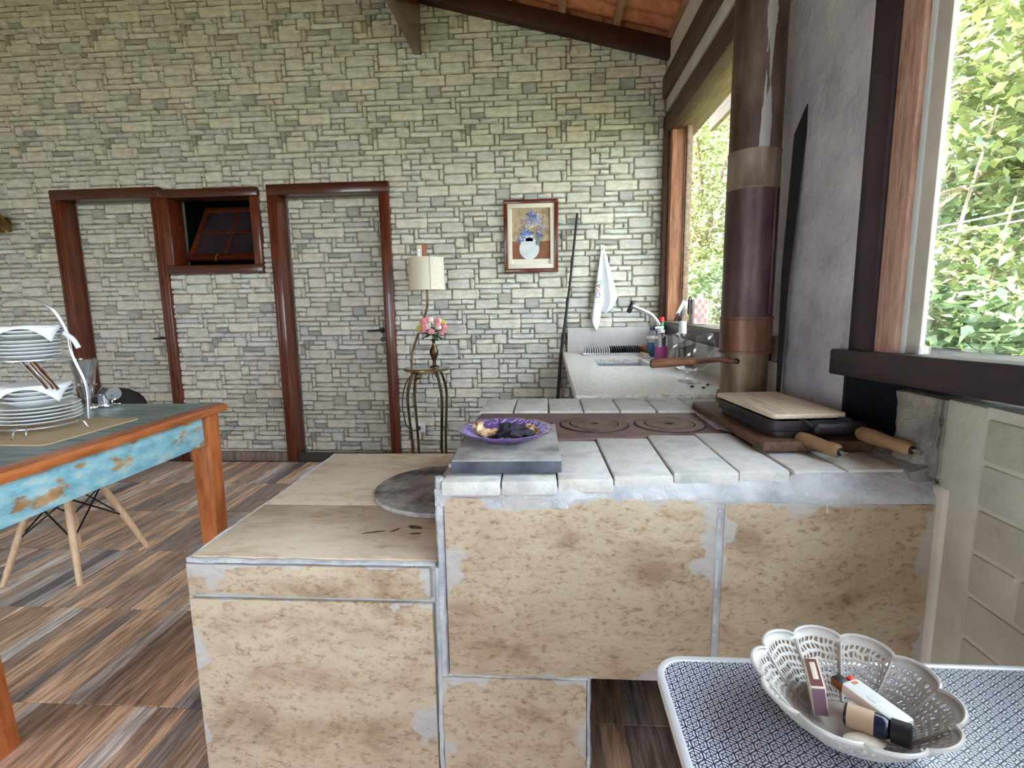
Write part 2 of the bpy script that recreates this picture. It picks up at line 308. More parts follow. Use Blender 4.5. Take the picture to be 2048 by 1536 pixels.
# ------------------------------------------------------------ mesh builder
class MB:
    def __init__(s): s.v = []; s.f = []
    def add(s, vs, fs):
        b = len(s.v); s.v += [Vector(p) for p in vs]; s.f += [tuple(i+b for i in q) for q in fs]; return s
    def box(s, x0, x1, y0, y1, z0, z1):
        return s.add([(x0, y0, z0), (x1, y0, z0), (x1, y1, z0), (x0, y1, z0), (x0, y0, z1), (x1, y0, z1), (x1, y1, z1), (x0, y1, z1)],
                     [(0, 3, 2, 1), (4, 5, 6, 7), (0, 1, 5, 4), (1, 2, 6, 5), (2, 3, 7, 6), (3, 0, 4, 7)])
    def hexa(s, p):   # eight corners, bottom four then top four, anticlockwise
        return s.add(p, [(0, 3, 2, 1), (4, 5, 6, 7), (0, 1, 5, 4), (1, 2, 6, 5), (2, 3, 7, 6), (3, 0, 4, 7)])
    def tube(s, path, r, n=8, cap=True):
        path = [Vector(p) for p in path]; rs = r if isinstance(r, (list, tuple)) else [r]*len(path)
        b = len(s.v); prev = None
        for i, p in enumerate(path):
            t = (path[min(i+1, len(path)-1)] - path[max(i-1, 0)]).normalized()
            a = prev if prev is not None else (Vector((0, 0, 1)) if abs(t.z) < 0.9 else Vector((1, 0, 0)))
            a = (a - t*a.dot(t)).normalized(); bb = t.cross(a); prev = a
            for k in range(n):
                an = 2*math.pi*k/n; s.v.append(p + (a*math.cos(an) + bb*math.sin(an))*rs[i])
        for i in range(len(path)-1):
            for k in range(n):
                k2 = (k+1) % n; s.f.append((b+i*n+k, b+i*n+k2, b+(i+1)*n+k2, b+(i+1)*n+k))
        if cap:
            s.f.append(tuple(b+k for k in reversed(range(n)))); e = b+(len(path)-1)*n; s.f.append(tuple(e+k for k in range(n)))
        return s
    def lathe(s, prof, c=(0, 0, 0), n=28, fn=None, closed=False):
        b = len(s.v); c = Vector(c); m = len(prof)
        for k in range(n):
            an = 2*math.pi*k/n
            for (r, z) in prof:
                p = Vector((r*math.cos(an), r*math.sin(an), z))
                if fn: p = fn(p, an, r)
                s.v.append(c+p)
        for k in range(n):
            k2 = (k+1) % n
            for j in range(m-1 if not closed else m):
                j2 = (j+1) % m; s.f.append((b+k*m+j, b+k2*m+j, b+k2*m+j2, b+k*m+j2))
        return s
    def prism(s, poly, z0, z1):
        n = len(poly)
        return s.add([(x, y, z0) for x, y in poly]+[(x, y, z1) for x, y in poly],
                     [tuple(reversed(range(n))), tuple(range(n, 2*n))]+[(i, (i+1) % n, n+(i+1) % n, n+i) for i in range(n)])
    def sphere(s, c, r, n=12, m=8, sq=(1, 1, 1), jit=0):
        c = Vector(c); b = len(s.v); s.v.append(c+Vector((0, 0, r*sq[2])))
        for j in range(1, m):
            ph = math.pi*j/m
            for k in range(n):
                an = 2*math.pi*k/n; q = 1+random.uniform(-jit, jit)
                s.v.append(c+Vector((r*sq[0]*math.sin(ph)*math.cos(an)*q, r*sq[1]*math.sin(ph)*math.sin(an)*q, r*sq[2]*math.cos(ph)*q)))
        s.v.append(c-Vector((0, 0, r*sq[2]))); e = len(s.v)-1
        for k in range(n): s.f.append((b, b+1+k, b+1+(k+1) % n)); s.f.append((e, b+1+(m-2)*n+(k+1) % n, b+1+(m-2)*n+k))
        for j in range(m-2):
            for k in range(n): s.f.append((b+1+j*n+k, b+1+(j+1)*n+k, b+1+(j+1)*n+(k+1) % n, b+1+j*n+(k+1) % n))
        return s
    def xf(s, M, start=0):
        for i in range(start, len(s.v)): s.v[i] = M @ s.v[i]
        return s
    def mesh(s, name, off=None, bevel=0, seg=2, smooth=35):
        me = bpy.data.meshes.new(name); vs = [(p-off) if off is not None else p for p in s.v]
        me.from_pydata([tuple(p) for p in vs], [], s.f); me.validate()
        if bevel:
            bm = bmesh.new(); bm.from_mesh(me); bmesh.ops.recalc_face_normals(bm, faces=bm.faces)
            ed = [e for e in bm.edges if len(e.link_faces) == 2 and e.calc_face_angle(0) > R(30)]
            bmesh.ops.bevel(bm, geom=ed, offset=bevel, segments=seg, affect='EDGES', clamp_overlap=True, profile=0.5)
            bm.to_mesh(me); bm.free()
        else:
            bm = bmesh.new(); bm.from_mesh(me); bmesh.ops.recalc_face_normals(bm, faces=bm.faces); bm.to_mesh(me); bm.free()
        if smooth:
            me.shade_smooth(); me.set_sharp_from_angle(angle=R(smooth))
        return me
ORG = {}
def mk(name, me, m, parent=None, loc=(0, 0, 0), rot=(0, 0, 0)):
    o = bpy.data.objects.new(name, me); COL.objects.link(o)
    if me is not None and m is not None:
        mm = MT[m] if isinstance(m, str) else m
        if not me.materials: me.materials.append(mm)
    o.location = loc; o.rotation_euler = rot
    if parent is not None: o.parent = parent
    return o
def tag(o, label, cat, group=None):
    o['label'] = label; o['category'] = cat
    if group: o['group'] = group
    return o
def thing(name, label, cat, loc, group=None):
    o = mk(name, None, None, None, loc); o.empty_display_size = 0.05; ORG[o] = Vector(loc); return tag(o, label, cat, group)
def root_of(o):
    while o.parent is not None: o = o.parent
    return o
def part(parent, name, mb, m, bevel=0, seg=2, smooth=35, kind=None):
    """mb holds world coordinates; the mesh is stored relative to the thing's base"""
    off = ORG.get(root_of(parent), Vector((0, 0, 0)))
    o = mk(name, mb.mesh(name, off, bevel, seg, smooth), m, parent)
    if kind: o['kind'] = kind
    return o
def single(name, label, cat, mb, m, loc, group=None, bevel=0, seg=2, smooth=35):
    o = mk(name, mb.mesh(name, Vector(loc), bevel, seg, smooth), m, None, loc); ORG[o] = Vector(loc); return tag(o, label, cat, group)
def struct(name, mb, m, bevel=0, smooth=35):
    o = mk(name, mb.mesh(name, None, bevel, 2, smooth), m); o['kind'] = 'structure'; ORG[o] = Vector((0, 0, 0)); return o
def rotz(a, c):
    return Matrix.Translation(Vector(c)) @ Matrix.Rotation(a, 4, 'Z') @ Matrix.Translation(-Vector(c))
def rbox(x0, x1, y0, y1, z0, z1, a=0.0):
    b = MB().box(x0, x1, y0, y1, z0, z1)
    if a: b.xf(rotz(a, ((x0+x1)/2, (y0+y1)/2, 0)))
    return b
def rrect(x0, x1, y0, y1, r, n=6):
    pts = []
    for cx, cy, a0 in ((x1-r, y1-r, 0), (x0+r, y1-r, 90), (x0+r, y0+r, 180), (x1-r, y0+r, 270)):
        for i in range(n+1):
            a = R(a0+90*i/n); pts.append((cx+r*math.cos(a), cy+r*math.sin(a)))
    return pts
def bez(pts, n=24):   # Catmull-Rom through points
    P = [Vector(p) for p in pts]; P = [P[0]*2-P[1]]+P+[P[-1]*2-P[-2]]; out = []
    k = len(P)-3
    for i in range(k):
        m = max(2, n//k)
        for j in range(m):
            t = j/m; a, b, c, d = P[i:i+4]
            out.append(0.5*((2*b)+(c-a)*t+(2*a-5*b+4*c-d)*t*t+(3*b-a-3*c+d)*t**3))
    out.append(P[-2]); return out

# ============================================================ THE SETTING
YW, XR = 4.07, 0.85
def zb(x): return 2.92+0.26*(0.85-x)     # underside of the rafters

# ---- floor with its tiles
fl = struct('floor', MB().box(-5.2, XR+0.12, -2.6, YW+0.35, -0.12, -0.004), 'floor_joint', smooth=0)
TS = 0.5237
tile_me = MB().box(-TS/2+0.0012, TS/2-0.0012, -TS/2+0.0012, TS/2-0.0012, -0.006, 0.0).mesh('floor_tile', None, 0.0012, 1, 30)
for j in range(-4, 6):
    y0 = 1.4218+TS*(j-0)
    for i in range(-9, 7):
        x0 = (-1.195 if j % 2 == 0 else -1.669)+TS*(i+1)
        cx, cy = x0+TS/2, y0+TS/2
        if cx < -5.1 or cx > 0.70 or cy > YW+0.1: continue
        mk('floor_tile', tile_me, 'floor', fl, (cx, cy, 0))

# ---- back wall with door and window openings
D1 = (-3.81, -3.065, 0.0, 2.11); D2 = (-2.055, -1.265, 0.0, 2.10); W1 = (-2.92, -2.27, 1.59, 2.10)
wb = MB()
xs = [-5.2, D1[0], D1[1], W1[0], W1[1], D2[0], D2[1], XR+0.2]
Y0, Y1, ZT = YW+0.012, YW+0.2, 4.7
def grow(D): return (D[0]-0.03, D[1]+0.03, D[2]-(0.03 if D[2] > 0 else 0), D[3]+0.03)
_D1, _D2, _W1 = D1, D2, W1
D1, D2, W1 = grow(D1), grow(D2), grow(W1)
wb.box(-5.2, D1[0], Y0, Y1, 0, ZT).box(D1[0], D1[1], Y0, Y1, D1[3], ZT).box(D1[1], W1[0], Y0, Y1, 0, ZT)
wb.box(W1[0], W1[1], Y0, Y1, 0, W1[2]).box(W1[0], W1[1], Y0, Y1, W1[3], ZT).box(W1[1], D2[0], Y0, Y1, 0, ZT)
wb.box(D2[0], D2[1], Y0, Y1, D2[3], ZT).box(D2[1], XR+0.2, Y0, Y1, 0, ZT)
wall_back = struct('wall_back', wb, 'groove', smooth=0)
D1, D2, W1 = _D1, _D2, _W1

# stone pattern of one foam panel, repeated over the wall as the real panels are
PW, PH, NC, NR = 0.70, 0.77, 20, 20
def make_pattern(seed):
    rg = random.Random(seed); occ = [[0]*NC for _ in range(NR)]; out = []
    for r in range(NR):
        st0 = rg.randrange(NC)
        for cc in range(NC):
            c = (st0+cc) % NC
            if occ[r][c]: continue
            wmax = 0
            while wmax < 8 and not occ[r][(c+wmax) % NC]: wmax += 1
            ww = min(wmax, rg.choice([1, 2, 3, 4, 4, 5, 5, 6, 7])); hh = min(NR-r, rg.choice([1, 1, 1, 1, 1, 2, 2] if ww > 1 else [2, 2, 1]))
            if wmax-ww == 1 and ww < 6: ww = wmax
            for a in range(hh):
                for b in range(ww):
                    if occ[r+a][(c+b) % NC]: hh = min(hh, a)
            hh = max(1, hh)
            for a in range(hh):
                for b in range(ww): occ[r+a][(c+b) % NC] = 1
            t = rg.random(); tone = rg.uniform(0.80, 1.04) if t > 0.09 else rg.uniform(0.48, 0.64)
            warm = rg.uniform(-0.03, 0.05)
            out.append((c*PW/NC, r*PH/NR, ww*PW/NC, hh*PH/NR, rg.uniform(0.006, 0.020), (tone*(1+warm), tone, tone*(1-warm*1.6)), rg.randint(0, 9999)))
    return out
PAT = make_pattern(3)
def stone_geo(w_, h_, d, seed):
    rg = random.Random(seed); g = 0.0012; j = min(0.0045, h_*0.11)
    x0, x1, z0, z1 = g, w_-g, g, h_-g
    cr = [min(w_, h_)*rg.uniform(0.04, 0.15) for _ in range(4)]
    dx = [rg.uniform(-j, j)*0.6 for _ in range(12)]; dz = [rg.uniform(-j, j)*0.7 for _ in range(12)]
    def ring(ins, y, jj):
        a0, a1, b0, b1 = x0+ins, x1-ins, z0+ins, z1-ins; k = cr
        a = [(a0+k[0], b0), ((a0+a1)/2, b0), (a1-k[1], b0), (a1, b0+k[1]), (a1, (b0+b1)/2), (a1, b1-k[2]), (a1-k[2], b1), ((a0+a1)/2, b1), (a0+k[3], b1), (a0, b1-k[3]), (a0, (b0+b1)/2), (a0, b0+k[0])]
        return [(px+dx[q]+rg.uniform(-jj, jj)*0.2, y+rg.uniform(-jj, jj)*0.35, pz+dz[q]+rg.uniform(-jj, jj)*0.2) for q, (px, pz) in enumerate(a)]
    ins = min(0.008, h_*0.2, w_*0.2)
    b = ring(0, 0.004, j*0.5); t = ring(ins, -d, j)
    vs = b+t+[(w_/2+rg.uniform(-j, j), -d*rg.uniform(0.95, 1.25), h_/2)]
    fs = []
    for k in range(12):
        k2 = (k+1) % 12; fs += [(k, k2, 12+k2, 12+k), (12+k, 12+k2, 24)]
    return vs, fs
def stones_in(x0, x1, z0, z1, ox, oz, holes, top=None):
    out = []
    for pi in range(int((x0-ox)/PW)-2, int((x1-ox)/PW)+2):
        for pj in range(int((z0-oz)/PH)-2, int((z1-oz)/PH)+2):
            for (px, pz, w_, h_, d, tc, sd) in PAT:
                a, b = ox+pi*PW+px, oz+pj*PH+pz
                r = [max(a, x0), min(a+w_, x1), max(b, z0), min(b+h_, z1)]
                if r[1]-r[0] < 0.012 or r[3]-r[2] < 0.01: continue
                ok = True
                for (hx0, hx1, hz0, hz1) in holes:
                    if r[0] < hx1 and r[1] > hx0 and r[2] < hz1 and r[3] > hz0:
                        cand = [[r[0], hx0, r[2], r[3]], [hx1, r[1], r[2], r[3]], [r[0], r[1], r[2], hz0], [r[0], r[1], hz1, r[3]]]
                        cand = [q for q in cand if q[1]-q[0] > 0.012 and q[3]-q[2] > 0.01]
                        if not cand: ok = False; break
                        r = max(cand, key=lambda q: (q[1]-q[0])*(q[3]-q[2]))
                if not ok: continue
                if top and (r[2]+r[3])/2 > top((r[0]+r[1])/2): continue
                out.append((r, d, tc, sd, (a, b, w_, h_)))
    return out
_sc = {}
def stone_mesh(w_, h_, d, tc, sd):
    key = (round(w_, 3), round(h_, 3), sd)
    if key in _sc: return _sc[key]
    vs, fs = stone_geo(w_, h_, d, sd); mb = MB().add(vs, fs); me = mb.mesh('stone', None, 0, 2, 40)
    ca = me.color_attributes.new('tint', 'FLOAT_COLOR', 'POINT')
    for q in ca.data: q.color = (tc[0], tc[1], tc[2], 1)
    _sc[key] = me; return me
holes = [(D1[0]-0.04, D1[1]+0.04, -1, D1[3]+0.04), (D2[0]-0.04, D2[1]+0.04, -1, D2[3]+0.04), (W1[0]-0.04, W1[1]+0.04, W1[2]-0.04, W1[3]+0.04)]
allst = stones_in(-4.9, XR, 0.078, 3.75, -4.41, 0.06, holes, top=lambda x: zb(x)+0.06)
def vis(s):
    r = s[0]; x, z = (r[0]+r[1])/2, (r[2]+r[3])/2
    d2 = x*x+YW*YW+(z-1.25)**2; hid = 1.0
    if x > 0.15 and z < 1.07: hid = 0
    if x > -0.9 and z < 0.25: hid = 0
    if x > -0.27 and z < 0.62: hid = 0
    if x < -1.6 and z < 0.75: hid *= 0.4
    return hid*(r[1]-r[0])*(r[3]-r[2])/d2
allst.sort(key=vis, reverse=True)
for (r, d, tc, sd, _) in allst[:300]:
    mk('stone', stone_mesh(r[1]-r[0], r[3]-r[2], d, tc, sd), 'stone', wall_back, (r[0], YW+0.012, r[2]))
def joined_stones(lst, y, name, parent):
    vs, fs, cols = [], [], []
    for (r, d, tc, sd, _) in lst:
        a, f = stone_geo(r[1]-r[0], r[3]-r[2], d, sd); b = len(vs)
        vs += [(p[0]+r[0], p[1]+y, p[2]+r[2]) for p in a]; fs += [tuple(i+b for i in q) for q in f]; cols += [tc]*len(a)
    mb = MB(); mb.v = [Vector(p) for p in vs]; mb.f = fs
    me = mb.mesh(name, None, 0, 2, 40); ca = me.color_attributes.new('tint', 'FLOAT_COLOR', 'POINT')
    for q, c in zip(ca.data, cols): q.color = (c[0], c[1], c[2], 1)
    o = mk(name, me, 'stone', parent); o['kind'] = 'stuff'; return o
joined_stones(allst[300:], YW+0.012, 'stone_facing', wall_back)

# ---- doors and their frames
def door(n, D, ox, handle_x, hz):
    x0, x1, z0, z1 = D; fw = 0.078
    leaf = struct('door_%d' % n, MB().box(x0, x1, 4.185, 4.215, 0.006, z1), 'groove', smooth=0)
    for (r, d, tc, sd, _) in stones_in(x0+0.012, x1-0.012, 0.012, z1-0.012, ox, 0.02, []):
        mk('stone', stone_mesh(r[1]-r[0], r[3]-r[2], d*0.8, tc, sd), 'stone', leaf, (r[0], 4.185, r[2]))
    fy0, fy1 = 4.035, 4.2
    for nm, b, mm in (('frame_jamb', MB().box(x0-fw, x0, fy0, fy1, 0, z1), 'door_wood'), ('frame_jamb', MB().box(x1, x1+fw, fy0, fy1, 0, z1), 'door_wood'),
                  ('frame_head', MB().box(x0-fw, x1+fw, fy0, fy1, z1, z1+fw), 'door_wood_h')):
        j = part(leaf, nm, b, mm, 0.006)
        if nm == 'frame_jamb':
            bx = b.v[0].x
            for q in (0.02, 0.05): part(j, 'moulding', MB().box(bx+q, bx+q+0.008, fy0-0.006, fy0, 0.0, z1), 'door_wood', 0.002)
    h = part(leaf, 'door_handle', MB().tube([(handle_x, 4.185, hz), (handle_x, 4.13, hz), (handle_x-0.01, 4.125, hz), (handle_x-0.11, 4.125, hz-0.004)], [0.011, 0.010, 0.010, 0.007], 10), 'black_metal')
    part(h, 'rosette', MB().tube([(handle_x, 4.186, hz), (handle_x, 4.165, hz)], 0.024, 14), 'cast_iron')
    k = part(leaf, 'keyhole', MB().tube([(handle_x, 4.186, hz-0.075), (handle_x, 4.163, hz-0.075)], 0.020, 14), 'black_metal')
    return leaf
door_1 = door(1, D1, -4.2, -3.125, 1.02); door_2 = door(2, D2, -2.3, -1.325, 1.06)

# ---- small awning window between the doors
x0, x1, z0, z1 = W1; fw = 0.066
win1 = struct('window_1', MB().box(x0-fw, x1+fw, 4.035, 4.2, z1, z1+fw), 'door_wood_h', 0.006)
part(win1, 'window_sill', MB().box(x0-fw, x1+fw, 4.03, 4.2, z0-fw, z0), 'door_wood_h', 0.006)
part(win1, 'frame_jamb', MB().box(x0-fw, x0, 4.035, 4.2, z0, z1), 'door_wood', 0.006)
part(win1, 'frame_jamb', MB().box(x1, x1+fw, 4.035, 4.2, z0, z1), 'door_wood', 0.006)
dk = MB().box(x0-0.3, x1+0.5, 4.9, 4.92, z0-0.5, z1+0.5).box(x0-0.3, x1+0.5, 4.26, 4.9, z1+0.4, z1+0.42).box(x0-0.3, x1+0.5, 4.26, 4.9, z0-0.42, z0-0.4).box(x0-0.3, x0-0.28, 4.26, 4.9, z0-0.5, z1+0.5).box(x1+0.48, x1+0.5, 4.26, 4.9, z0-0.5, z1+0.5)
part(win1, 'dark_room_behind', dk, 'soot', smooth=0)  # near-black box, the unlit room's darkness painted on
SM = Matrix.Translation(Vector(((x0+x1)/2, 4.17, z0+0.05))) @ Matrix.Rotation(R(-34), 4, 'X')
sw, sh = (x1-x0)/2-0.02, 0.5
sash = part(win1, 'sash', MB().box(-sw, sw, -0.015, 0.015, 0, 0.055).xf(SM), 'door_wood_h', 0.004)
for b in (MB().box(-sw, -sw+0.045, -0.015, 0.015, 0.055, sh), MB().box(sw-0.045, sw, -0.015, 0.015, 0.055, sh), MB().box(-sw, sw, -0.015, 0.015, sh, sh+0.045), MB().box(-0.012, 0.012, -0.012, 0.012, 0.055, sh), MB().box(-sw+0.045, sw-0.045, -0.012, 0.012, 0.27, 0.293)):
    part(sash, 'sash_bar', b.xf(SM), 'door_wood', 0.003)
for (a, b_, c, d) in ((-sw+0.045, -0.012, 0.055, 0.27), (0.012, sw-0.045, 0.055, 0.27), (-sw+0.045, -0.012, 0.293, sh), (0.012, sw-0.045, 0.293, sh)):
    part(sash, 'pane', MB().box(a, b_, -0.003, 0.003, c, d).xf(SM), 'dark_pane', smooth=0)
part(win1, 'latch', MB().tube([((x0+x1)/2-0.03, 4.11, z0+0.04), ((x0+x1)/2-0.02, 4.10, z0+0.075), ((x0+x1)/2, 4.105, z0+0.09)], 0.008, 8), 'brass')

# ---- skirting of wood-print tiles
bb = struct('baseboard_back', MB().box(-2.985, XR-0.2, YW+0.0, YW+0.012, 0, 0.07), 'floor_joint', smooth=0)
for (a, b) in ((-4.9, D1[0]-0.08), (D1[1]+0.08, D2[0]-0.08), (D2[1]+0.08, 0.75)):
    n = max(1, round((b-a)/0.27)); s_ = (b-a)/n
    for i in range(n): part(bb, 'skirting_tile', MB().box(a+i*s_+0.001, a+(i+1)*s_-0.001, YW-0.012, YW+0.006, 0, 0.077), 'base_tile', 0.002, 1)

# ---- left wall (outside the frame)
struct('wall_left', MB().box(-5.3, -5.2, -2.6, YW+0.2, 0, 4.7), 'plaster', smooth=0)

# ---- unseen wall added behind the camera, its doorway sized to limit the light
struct('wall_front', MB().box(-5.2, -3.4, -2.7, -2.6, 0, 4.7).box(-1.6, XR+0.14, -2.7, -2.6, 0, 4.7).box(-3.4, -1.6, -2.7, -2.6, 2.2, 4.7), 'plaster', smooth=0)
# ---- right wall: everything below the sills, then posts, sills, headers
wr = MB().box(XR+0.0, XR+0.14, 2.0, YW, 0, 1.02)          # under the far window
wr.box(XR+0.02, XR+0.14, -2.6, 1.30, 0, 1.03)               # backing of the brick part
wr.box(XR, XR+0.14, 1.29, 1.62, 0, 0.86)                    # below the soot niche
wall_right = struct('wall_right', wr, 'plaster', smooth=0)
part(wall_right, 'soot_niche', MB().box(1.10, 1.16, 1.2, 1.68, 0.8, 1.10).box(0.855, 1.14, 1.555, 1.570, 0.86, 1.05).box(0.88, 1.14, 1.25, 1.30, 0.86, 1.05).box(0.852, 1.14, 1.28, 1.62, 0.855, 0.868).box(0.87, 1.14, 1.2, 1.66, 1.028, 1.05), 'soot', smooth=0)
# cement pillar behind the stovepipe
pl = MB(); NZ, prof = 60, rrect(0.872, 1.03, 1.575, 2.30, 0.03, 3)
for k in range(NZ+1):
    z = 0.0+k*3.02/NZ
    for (px, py) in prof:
        q = mnoise.noise(Vector((px*6, py*6, z*3)))*0.008+mnoise.noise(Vector((px*20, py*20, z*14)))*0.004
        pl.v.append(Vector((px+q, py+q*0.5, z)))
n = len(prof)
for k in range(NZ):
    for i in range(n): pl.f.append((k*n+i, k*n+(i+1) % n, (k+1)*n+(i+1) % n, (k+1)*n+i))
pl.f.append(tuple(range(NZ*n, (NZ+1)*n)))
part(wall_right, 'pillar', pl, 'cement', smooth=60)
# rough plaster lump beside the niche
lp = MB(); NU, NV = 14, 16
for i in range(NU+1):
    for j in range(NV+1):
        u, v = i/NU, j/NV
        y = 1.31-u*0.155; z = 0.862+v*0.172
        x = 0.835-0.012*math.sin(math.pi*min(1, u*1.6))+mnoise.noise(Vector((y*30, z*30, 1)))*0.010
        if u < 0.12: x += 0.05*(0.12-u)/0.12; y += 0.012*mnoise.noise(Vector((z*24, 3, 0)))
        lp.v.append(Vector((x, y, z)))
for i in range(NU):
    for j in range(NV):
        a = i*(NV+1)+j; lp.f.append((a, a+NV+1, a+NV+2, a+1))
b0 = len(lp.v); lp.box(0.84, 0.98, 1.155, 1.29, 0.862, 1.034)
part(wall_right, 'rough_plaster', lp, 'rough_cement', smooth=50)
# smooth plaster pilaster, then painted bricks
part(wall_right, 'plaster_strip', MB().box(0.846, 0.9, 1.062, 1.162, 0.0, 1.038), 'wall_brick', 0.008)
part(wall_right, 'mortar_bed', MB().box(0.853, 0.9, -1.0, 1.062, 0.0, 1.038), 'mortar', smooth=0)
br = MB().box(0, 0.05, -0.105, 0, 0, 0.083)
bm_full = MB().box(0.0, 0.04, -0.208, 0.0, 0.0, 0.083).mesh('brick', None, 0.005, 2, 40)
bm_half = MB().box(0.0, 0.04, -0.098, 0.0, 0.0, 0.083).mesh('brick', None, 0.005, 2, 40)
for k in range(11):
    y = 1.056; z = 0.053+k*0.092-0.04
    if k % 2: mk('brick', bm_half, 'wall_brick', wall_right, (0.848, y, z)); y -= 0.108
    while y > 0.1:
        mk('brick', bm_full, 'wall_brick', wall_right, (0.848+random.uniform(-0.001, 0.001), y, z)); y -= 0.218
# the near sill beam, a little out of level
def hb(x0, x1, ya, yb, za, zc, h):   # beam between two ends with own heights
    return MB().hexa([(x0, yb, zc), (x1, yb, zc), (x1, ya, za), (x0, ya, za), (x0, yb, zc+h), (x1, yb, zc+h), (x1, ya, za+h), (x0, ya, za+h)])
part(wall_right, 'sill_beam', hb(0.83, 1.02, 1.61, -0.6, 1.032, 1.12, 0.074), 'sill_paint', 0.006)
part(wall_right, 'sill_board', MB().box(0.832, 1.03, 2.02, YW, 1.025, 1.113), 'sill_worn', 0.004)
part(wall_right, 'sill_face', MB().box(0.822, 0.834, 2.02, YW-0.005, 1.025, 1.105), 'sill_paint', 0.003)
# far window
win2 = struct('window_2', MB().box(0.862, 0.955, 3.90, YW, 1.113, 2.44), 'frame_wood', 0.006)
part(win2, 'frame_jamb', MB().box(0.835, 0.87, 3.965, YW+0.01, 1.05, 2.44), 'brown_wood', 0.005)
part(win2, 'frame_stop', MB().box(0.955, 0.99, 3.86, 3.905, 1.113, 2.44), 'worn_wood', 0.003)
part(win2, 'frame_jamb', MB().box(0.90, 1.0, 2.29, 2.36, 1.113, 2.44), 'frame_wood', 0.005)
part(win2, 'pane', MB().box(0.965, 0.970, 2.34, 3.88, 1.116, 2.44), 'pane', smooth=0)
# near window
win3 = struct('window_3', MB().box(0.855, 0.875, 1.362, 1.446, 1.09, 3.1), 'pink_wood', 0.006)
part(win3, 'dark_post', MB().box(0.845, 0.92, 1.446, 1.550, 1.095, 3.1), 'post_paint', 0.010)
part(win3, 'frame_edge', MB().box(0.873, 0.886, 1.300, 1.363, 1.10, 3.1), 'plaster', 0.004)
part(win3, 'frame_stop', MB().box(0.868, 0.874, 1.345, 1.362, 1.10, 3.1), 'cord', 0.002)
part(win3, 'pane', MB().box(0.879, 0.884, -0.55, 1.302, 1.15, 3.1), 'pane', smooth=0)
part(win3, 'glazing_bead', hb(0.868, 0.892, 1.345, -0.55, 1.106, 1.19, 0.030), 'glass', 0.004)
part(win3, 'frame_jamb', MB().box(0.86, 0.97, -0.75, -0.55, 1.1, 3.1), 'frame_wood', 0.008)
# header beams over the windows
part(wall_right, 'header_beam', MB().box(0.842, 0.92, 2.1, YW+0.02, 2.42, 2.56), 'brown_wood', 0.006)
part(wall_right, 'header_plank', MB().box(0.92, 1.06, 2.1, YW+0.02, 2.43, 2.53), 'worn_wood', 0.006)
part(wall_right, 'header_gap', MB().box(0.875, 1.05, -2.6, YW, 2.55, 2.60), 'soot', smooth=0)  # dark strip painting the shade of the gap between beams
part(wall_right, 'plaster_band', MB().box(0.852, 1.0, -2.6, YW, 2.59, 2.68), 'plaster', 0.004)
part(wall_right, 'wall_plate', MB().box(0.82, 0.98, -2.6, YW, 2.675, 2.815), 'brown_wood', 0.006)
part(wall_right, 'upper_plaster', MB().box(0.852, 1.0, -2.6, YW+0.05, 2.80, 3.02), 'plaster', smooth=0)

# ---- roof
cl = MB().hexa([(-5.3, -3.2, zb(-5.3)+0.22), (1.45, -3.2, zb(1.45)+0.22), (1.45, 4.8, zb(1.45)+0.22), (-5.3, 4.8, zb(-5.3)+0.22),
                (-5.3, -3.2, zb(-5.3)+0.26), (1.45, -3.2, zb(1.45)+0.26), (1.45, 4.8, zb(1.45)+0.26), (-5.3, 4.8, zb(-5.3)+0.26)])
ceiling = struct('ceiling', cl, 'clay', smooth=0)  # slab over the tiles, added to keep sky light out
def slope_bar(y0, y1, xa, xb, lo, hi):
    return MB().hexa([(xa, y0, zb(xa)+lo), (xb, y0, zb(xb)+lo), (xb, y1, zb(xb)+lo), (xa, y1, zb(xa)+lo), (xa, y0, zb(xa)+hi), (xb, y0, zb(xb)+hi), (xb, y1, zb(xb)+hi), (xa, y1, zb(xa)+hi)])
for y in (3.985, 2.98, 2.0, 1.2, 0.2, -0.8): part(ceiling, 'rafter', slope_bar(y-0.0, y+0.075, -5.2, 1.40, 0, 0.12), 'dark_wood', 0.004)
part(ceiling, 'purlin', MB().box(-0.955, -0.9, -2.6, YW+0.01, 3.045, 3.50), 'door_wood', 0.004)
part(ceiling, 'fascia', MB().box(1.36, 1.40, -3.2, 4.8, 2.66, 3.0), 'worn_wood', 0.004)
for i in range(18):
    x = 1.2-i*0.372
    part(ceiling, 'batten', MB().hexa([(x, -3, zb(x)+0.118), (x+0.05, -3, zb(x+0.05)+0.118), (x+0.05, 4.7, zb(x+0.05)+0.118), (x, 4.7, zb(x)+0.118), (x, -3, zb(x)+0.145), (x+0.05, -3, zb(x+0.05)+0.145), (x+0.05, 4.7, zb(x+0.05)+0.145), (x, 4.7, zb(x)+0.145)]), 'batten', 0.002, 1)
tb = MB(); NA = 8
for s_ in (0, 1):
    for k in range(NA+1):
        a = math.pi*k/NA; rr = 0.088 if s_ == 0 else 0.074
        tb.v.append(Vector((s_*0.0, -math.cos(a)*0.088, -math.sin(a)*0.05+0.05)))
        tb.v.append(Vector((0.40, -math.cos(a)*0.074, -math.sin(a)*0.045+0.05)))
    if s_ == 0: half = len(tb.v)
for i in range(half, len(tb.v)): tb.v[i] = tb.v[i]+Vector((0, 0, 0.011))
for k in range(NA):
    a = 2*k; tb.f.append((a, a+1, a+3, a+2)); b = half+2*k; tb.f.append((b, b+2, b+3, b+1))
tb.f += [(0, half, half+1, 1), (2*NA, 2*NA+1, half+2*NA+1, half+2*NA)]
for k in range(NA): tb.f += [(2*k, 2*k+2, half+2*k+2, half+2*k), (2*k+1, half+2*k+1, half+2*k+3, 2*k+3)]
tile_roof = tb.mesh('roof_tile', None, 0, 2, 50)
st = MB()
